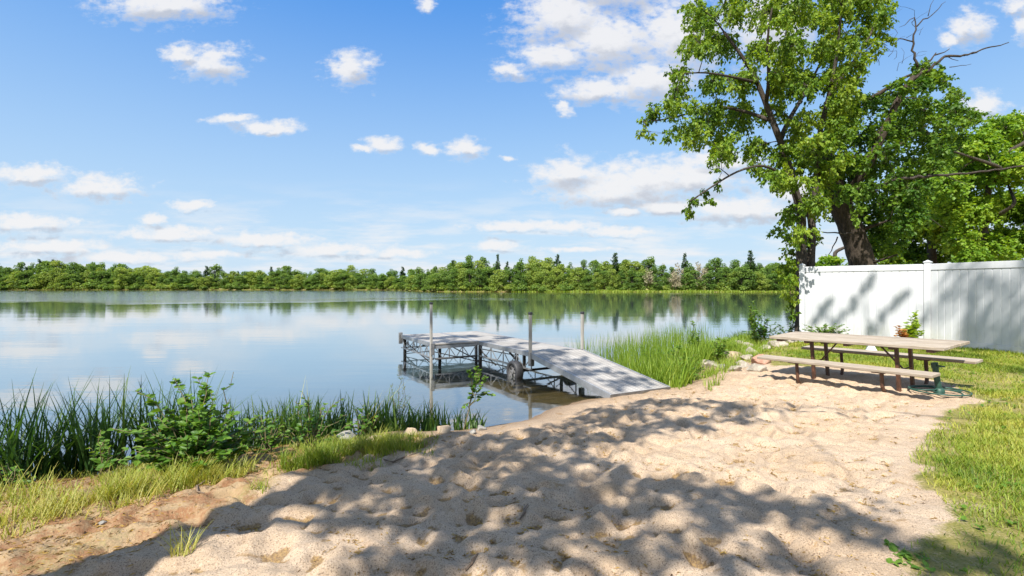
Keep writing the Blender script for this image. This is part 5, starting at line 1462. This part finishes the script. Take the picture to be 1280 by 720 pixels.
def vegetation():
    r = np.random.default_rng(99)
    # lawn
    poly = LAWN[:-6] + [(12.5, 14), (12.5, 1.0), (1.8, 1.0)]
    vis = lambda x, y: np.clip((3.2 / np.maximum(y, 1.5)) ** 1.1, .12, 1) * (np.abs(x) < y * 1.12 + 2.6)
    q = pick(150000, poly, r, lambda x, y: vis(x, y) * np.where(fbm(x * .9 + 5, y * .9, 3, 44) > .56, .22, 1.0))
    dl = TER.at(q[:, 0], q[:, 1], 1)
    q = q[(dl > -.05) & ((dl > .22) | (r.uniform(size=len(q)) < .3)) & (q[:, 1] < 15) ]
    P = z_of(q); n = len(P); y = q[:, 1]
    pat = fbm(q[:, 0] * 1.1, q[:, 1] * 1.1, 3, 15)
    L = r.uniform(.022, .06, n) * (.7 + .7 * fbm(q[:, 0] * 2.3, q[:, 1] * 2.3, 2, 16)) * (1 + .03 * y)
    o = blade_obj('lawn_grass', P - [0, 0, .008], L, r.uniform(.1, .7, n), r.uniform(0, 6.28, n), .0035 * (1 + y * .16), np.clip(.58 + (pat - .5) * 1.2 + r.normal(0, .2, n), 0, 1), M['grass'], .45, 2)
    tag(o, 'short sunlit yellow-green lawn grass right of the sand', 'grass', kind='stuff')
    # left bank grass
    q = pick(9000, BANK[:-1] + [(-8, 2.2)], r, lambda x, y: sstep(.42, .62, fbm(x * 1.6, y * 1.6, 3, 27)) * (np.abs(x) < y * 1.08 + .4) * sstep(1.15, .55, TER.at(x, y, 3)))
    dd = TER.at(q[:, 0], q[:, 1], 3); q = q[dd > -.1]
    P = z_of(q); n = len(P)
    o1 = [P, r.uniform(.025, .08, n), r.uniform(.05, .6, n), r.uniform(0, 6.28, n), np.full(n, .0048), np.clip(.6 + r.normal(0, .3, n), 0, 1)]
    # tufts
    tl = []
    for px, py, m, rad, h, tn in [(378, 583, 420, .13, .19, .22), (398, 576, 420, .13, .17, .2), (420, 572, 260, .12, .13, .25), (440, 562, 200, .12, .15, .3), (462, 558, 420, .14, .2, .6), (486, 562, 480, .15, .18, .5), (508, 560, 260, .12, .13, .35), (455, 578, 120, .12, .1, .5), (525, 566, 60, .1, .09, .35), (350, 590, 60, .1, .1, .4), (535, 552, 50, .1, .1, .4), (145, 620, 260, .12, .17, .6), (205, 612, 350, .16, .2, .6), (235, 604, 350, .16, .2, .65), (270, 602, 300, .15, .18, .7), (290, 596, 250, .14, .15, .65), (165, 625, 200, .15, .14, .75), (110, 628, 200, .15, .14, .7), (60, 640, 260, .16, .14, .75), (20, 655, 260, .16, .12, .75), (228, 694, 46, .05, .16, .8), (325, 612, 40, .05, .1, .5), (90, 640, 200, .2, .1, .8), (180, 610, 250, .15, .15, .7), (30, 625, 200, .15, .2, .6)]:
        p = TER.hit(px, py); a = r.uniform(0, 6.28, m); rr = rad * np.sqrt(r.uniform(0, 1, m)) * 1.25
        qq = np.column_stack([p[0] + rr * np.cos(a) * 1.2, p[1] + rr * np.sin(a) * .8])
        tl.append((z_of(qq), h * r.uniform(.35, 1.15, m) * (.45 + 1.1 * fbm(qq[:, 0] * 7, qq[:, 1] * 7, 2, 19)), r.uniform(.0, .7, m), r.uniform(0, 6.28, m), np.full(m, .0048), np.clip(tn + r.normal(0, .16, m), 0, 1)))
    cols = [np.concatenate([o1[i]] + [t[i] for t in tl]) for i in range(6)]
    o = blade_obj('bank_grass', *cols, M['grass_bank'], .45, 3)
    tag(o, 'loose yellow-green grass and tufts on the dry left bank', 'grass', kind='stuff')
    # dry needles
    q = pick(7000, BANK[:-1] + [(-8, 2.2)], r, lambda x, y: sstep(.3, .6, fbm(x * 2, y * 2, 3, 28)) * (np.abs(x) < y * 1.08 + .4))
    q = q + r.normal(0, .12, q.shape)
    dd = TER.at(q[:, 0], q[:, 1], 3); q = q[dd > .05]; P = z_of(q) + [0, 0, .004]; n = len(P)
    az = r.uniform(0, 6.28, n)
    o = leaf_obj('pine_needles', P, np.stack([np.cos(az), np.sin(az), r.normal(0, .12, n)], 1), r.normal(0, .2, (n, 3)) + [0, 0, 1], r.uniform(.015, .05, n), r.uniform(0, .9, n), M['litter'], width=.035)
    tag(o, 'reddish fallen pine needles on the left bank', 'needles', kind='stuff')
    # litter in the hollows of the sand
    q = np.column_stack([r.uniform(-3.5, 5.2, 60000), r.uniform(2.1, 8, 60000)])
    q = q[(TER.at(q[:, 0], q[:, 1], 1) < .0) & (TER.at(q[:, 0], q[:, 1], 3) > .2)]
    z = TER.at(q[:, 0], q[:, 1]); e = .09
    lap = (TER.at(q[:, 0] + e, q[:, 1]) + TER.at(q[:, 0] - e, q[:, 1]) + TER.at(q[:, 0], q[:, 1] + e) + TER.at(q[:, 0], q[:, 1] - e)) / 4 - z
    keep = (lap > .006) & (fbm(q[:, 0] * 2.2, q[:, 1] * 2.2, 3, 77) > .5) | (r.uniform(size=len(q)) < .005)
    q = q[keep][:9000]; P = z_of(q) + [0, 0, .004]; n = len(P); az = r.uniform(0, 6.28, n)
    o = leaf_obj('leaf_litter', P, np.stack([np.cos(az), np.sin(az), r.normal(0, .15, n)], 1), r.normal(0, .3, (n, 3)) + [0, 0, 1], r.uniform(.012, .042, n), np.clip(r.normal(.55, .3, n), 0, 1), M['litter'], width=.35)
    tag(o, 'ochre plant litter caught in the hollows of the sand', 'litter', kind='stuff')
    # left reeds
    shore = np.array(NEAR_SHORE)

    def along(x0, x1, m, lo, hi):
        x = r.uniform(x0, x1, m); y = np.interp(x, shore[3:, 0], shore[3:, 1]); off = r.uniform(lo, hi, m)
        return np.column_stack([x - off * .45 * 0, y + off])
    parts = []
    for x0, x1, m, lo, hi, h0, h1, ti in [(-6.4, -3.4, 1500, -.12, .75, .5, .98, .35), (-3.9, -2.4, 560, -.05, .6, .35, .62, .45), (-2.7, -1.5, 430, -.1, .6, .26, .58, .5), (-1.9, -.9, 260, -.1, .45, .18, .44, .5), (-1.1, -.35, 120, -.1, .25, .12, .3, .5), (-6.4, -3.6, 60, .0, .6, .8, 1.05, .4), (-.6, -.1, 30, -.05, .2, .12, .25, .5)]:
        q = along(x0, x1, m, lo, hi); q = q[fbm(q[:, 0] * 2.4, q[:, 1] * 2.4, 2, 57) > .41]; m = len(q)
        parts.append((z_of(q, WZ - .1), r.uniform(h0, h1, m), r.uniform(.02, .38, m), r.uniform(0, 6.28, m), r.uniform(.014, .028, m), np.clip(ti + r.normal(0, .22, m), 0, 1), np.where(r.uniform(size=m) < .38, r.uniform(.55, 1.0, m), r.uniform(.05, .45, m))))
    c = [np.concatenate([p[i] for p in parts]) for i in range(7)]
    o = blade_obj('reeds', c[0], c[1], c[2], c[3], c[4], c[5], M['reed_dark'], c[6], 6)
    tag(o, 'dense dark green reeds along the water on the left bank', 'reeds', kind='stuff')
    m = 70; q = along(-6.3, -1.0, m, -.15, .45)
    o = blade_obj('dry_stalks', z_of(q, WZ - .05), r.uniform(.3, .75, m), r.uniform(0, .5, m), r.uniform(0, 6.28, m), r.uniform(.006, .012, m), r.uniform(.75, 1, m), M['grass_bank'], r.uniform(.05, .9, m), 5)
    tag(o, 'dry tan stalks standing among the green reeds on the left bank', 'dry stalks', kind='stuff')
    # right reeds and tall grass
    parts = []
    sh = lambda x: np.interp(x, shore[3:, 0], shore[3:, 1])
    # bright bank grass
    x = r.uniform(1.95, 7.6, 7000); off = np.where(x < 3.1, r.uniform(-.95, 1.1, 7000), r.uniform(-.45, 1.1, 7000)); q = np.column_stack([x, sh(x) + off])
    q = q[(TER.at(q[:, 0], q[:, 1], 3) < .75) & (q[:, 0] > 2.4 - (q[:, 1] - 8.6) * .35)]
    m = len(q); parts.append((z_of(q, WZ - .15), r.uniform(.2, .62, m) * (.65 + .7 * fbm(q[:, 0] * 2, q[:, 1] * 2, 2, 23)) * (1 - .3 * (q[:, 0] > 5)), r.uniform(.02, .4, m), r.uniform(0, 6.28, m), r.uniform(.012, .022, m), np.clip(.55 + r.normal(0, .24, m), 0, 1), r.uniform(.1, .6, m)))
    # rushes standing in the water
    x = r.uniform(1.2, 6.5, 3200); off = r.uniform(.6, 4.6, 3200); q = np.column_stack([x, sh(x) + off])
    q = q[(fbm(q[:, 0] * 1.4, q[:, 1] * 1.4, 2, 66) > .38 + .05 * (off - .6))]
    a = q - np.array([.48, 9.54]); yl = a[:, 0] * -.866 + a[:, 1] * -.5
    q = q[yl < -1.5]
    m = len(q); parts.append((z_of(q, WZ - .25), r.uniform(.5, .95, m), r.uniform(.0, .2, m), r.uniform(0, 6.28, m), r.uniform(.008, .014, m), np.clip(.45 + r.normal(0, .2, m), 0, 1), r.uniform(.0, .25, m)))
    # short sunlit grass between stones
    x = r.uniform(3.0, 7.5, 3500); off = r.uniform(-1.8, -.6, 3500); q = np.column_stack([x, sh(x) + off]); q = q[fbm(q[:, 0] * 2, q[:, 1] * 2, 2, 68) > .47]
    m = len(q); parts.append((z_of(q), r.uniform(.08, .25, m), r.uniform(.02, .5, m), r.uniform(0, 6.28, m), r.uniform(.007, .012, m), np.clip(.7 + r.normal(0, .2, m), 0, 1), r.uniform(.1, .6, m)))
    c = [np.concatenate([p[i] for p in parts]) for i in range(7)]
    o = blade_obj('tall_grass', c[0], c[1], c[2], c[3], c[4], c[5], M['reed_bright'], c[6], 5)
    tag(o, 'bright green tall grass and rushes on the bank right of the dock', 'tall grass', kind='stuff')
    # plantain weeds at the bottom right
    P = []; A = []; 
    for px, py in [(1118, 690), (1128, 697), (1140, 693), (1122, 705), (1135, 706), (1150, 700), (1112, 682)]:
        p = TER.hit(px, py)
        for k in range(7):
            a = r.uniform(0, 6.28); P.append(p + [r.normal(0, .02), r.normal(0, .02), .0]); A.append((math.cos(a), math.sin(a), r.uniform(.2, .7)))
    q = pick(900, poly, r, lambda x, y: vis(x, y) * (fbm(x * 1.7, y * 1.7, 2, 46) > .52)); q = q[TER.at(q[:, 0], q[:, 1], 1) > .05]
    for x, y in q:
        z = TER.z(x, y) + .012
        for k in range(3):
            a = r.uniform(0, 6.28); P.append(np.array([x, y, z])); A.append((math.cos(a), math.sin(a), r.uniform(.2, .8)))
    n = len(P); o = leaf_obj('low_weeds', np.array(P), np.array(A), np.tile([0, 0, 1.], (n, 1)), r.uniform(.025, .045, n), r.uniform(.4, .9, n), M['leaf_shrub'], template=OVATE)
    tag(o, 'low broad-leaved weeds at the lawn edge in the lower right and through the lawn', 'weeds', kind='stuff')
    # a few fallen sticks
    for px, py, L, az, lab in [(497, 577, .34, .2, 'crooked fallen stick on the shaded sand below the grass tufts'), (655, 640, .16, 1.2, 'short dark stick in the shaded middle of the sand'), (590, 703, .1, .9, 'small dark twig near the bottom middle of the sand'), (247, 612, .22, -.6, 'pale dry stalk lying in the sunlit bank grass'), (690, 537, .25, -1.0, 'thin twig on the wet sand near the water edge')]:
        p = TER.hit(px, py); d = np.array([math.cos(az), math.sin(az), 0]) * L / 2
        pts = [p - d, p - d * .3 + [.012, .0, 0], p + d * .3 - [.01, .01, 0], p + d]
        pts = np.array([[q[0], q[1], TER.z(q[0], q[1]) + .012] for q in pts])
        m = MB().tube(pts, [.005, .008, .007, .003], 6).tube([pts[1], pts[1] + [.03, .05, .02]], [.004, .002], 5)
        o = m.build('stick', M['twig'], None, p); o.location = Vector(p); tag(o, lab, 'stick')


def water():
    xs = [-600, -200, -60, -20, 0, 20, 60, 140]; ys = [-130, -40, 0, 6, 12, 30, 80, 150, 260]
    V = [(x, y, WZ) for y in ys for x in xs]; nx = len(xs)
    Fq = [[j * nx + i, j * nx + i + 1, (j + 1) * nx + i + 1, (j + 1) * nx + i] for j in range(len(ys) - 1) for i in range(nx - 1)]
    # keep only the cells that meet the lake
    o = link('lake_water', raw_mesh('lake_water', V, [np.array(Fq)], M['water'], True)); tag(o, 'calm lake water reflecting trees and sky', 'water', kind='structure')


def render_settings():
    SC.view_settings.view_transform = 'Standard'; SC.view_settings.look = 'None'
    SC.view_settings.exposure = 1.0; SC.view_settings.gamma = 1
    SC.view_settings.use_curve_mapping = False
    c = SC.cycles if hasattr(SC, 'cycles') else None
    SC.render.engine = 'CYCLES'
    c = SC.cycles
    c.max_bounces = 8; c.diffuse_bounces = 3; c.glossy_bounces = 3; c.transmission_bounces = 4; c.transparent_max_bounces = 12
    c.use_denoising = True; c.caustics_reflective = False; c.caustics_refractive = False
    c.sample_clamp_indirect = 4


mats()
TER = Terrain(*make_ground())
sky(); camera(); water()
build_dock(); build_table(); build_umbrella_stand(); build_fence(); rocks()
main_trees(); background_right_trees(); shade_trees(); far_trees(); plants(); vegetation()
render_settings()
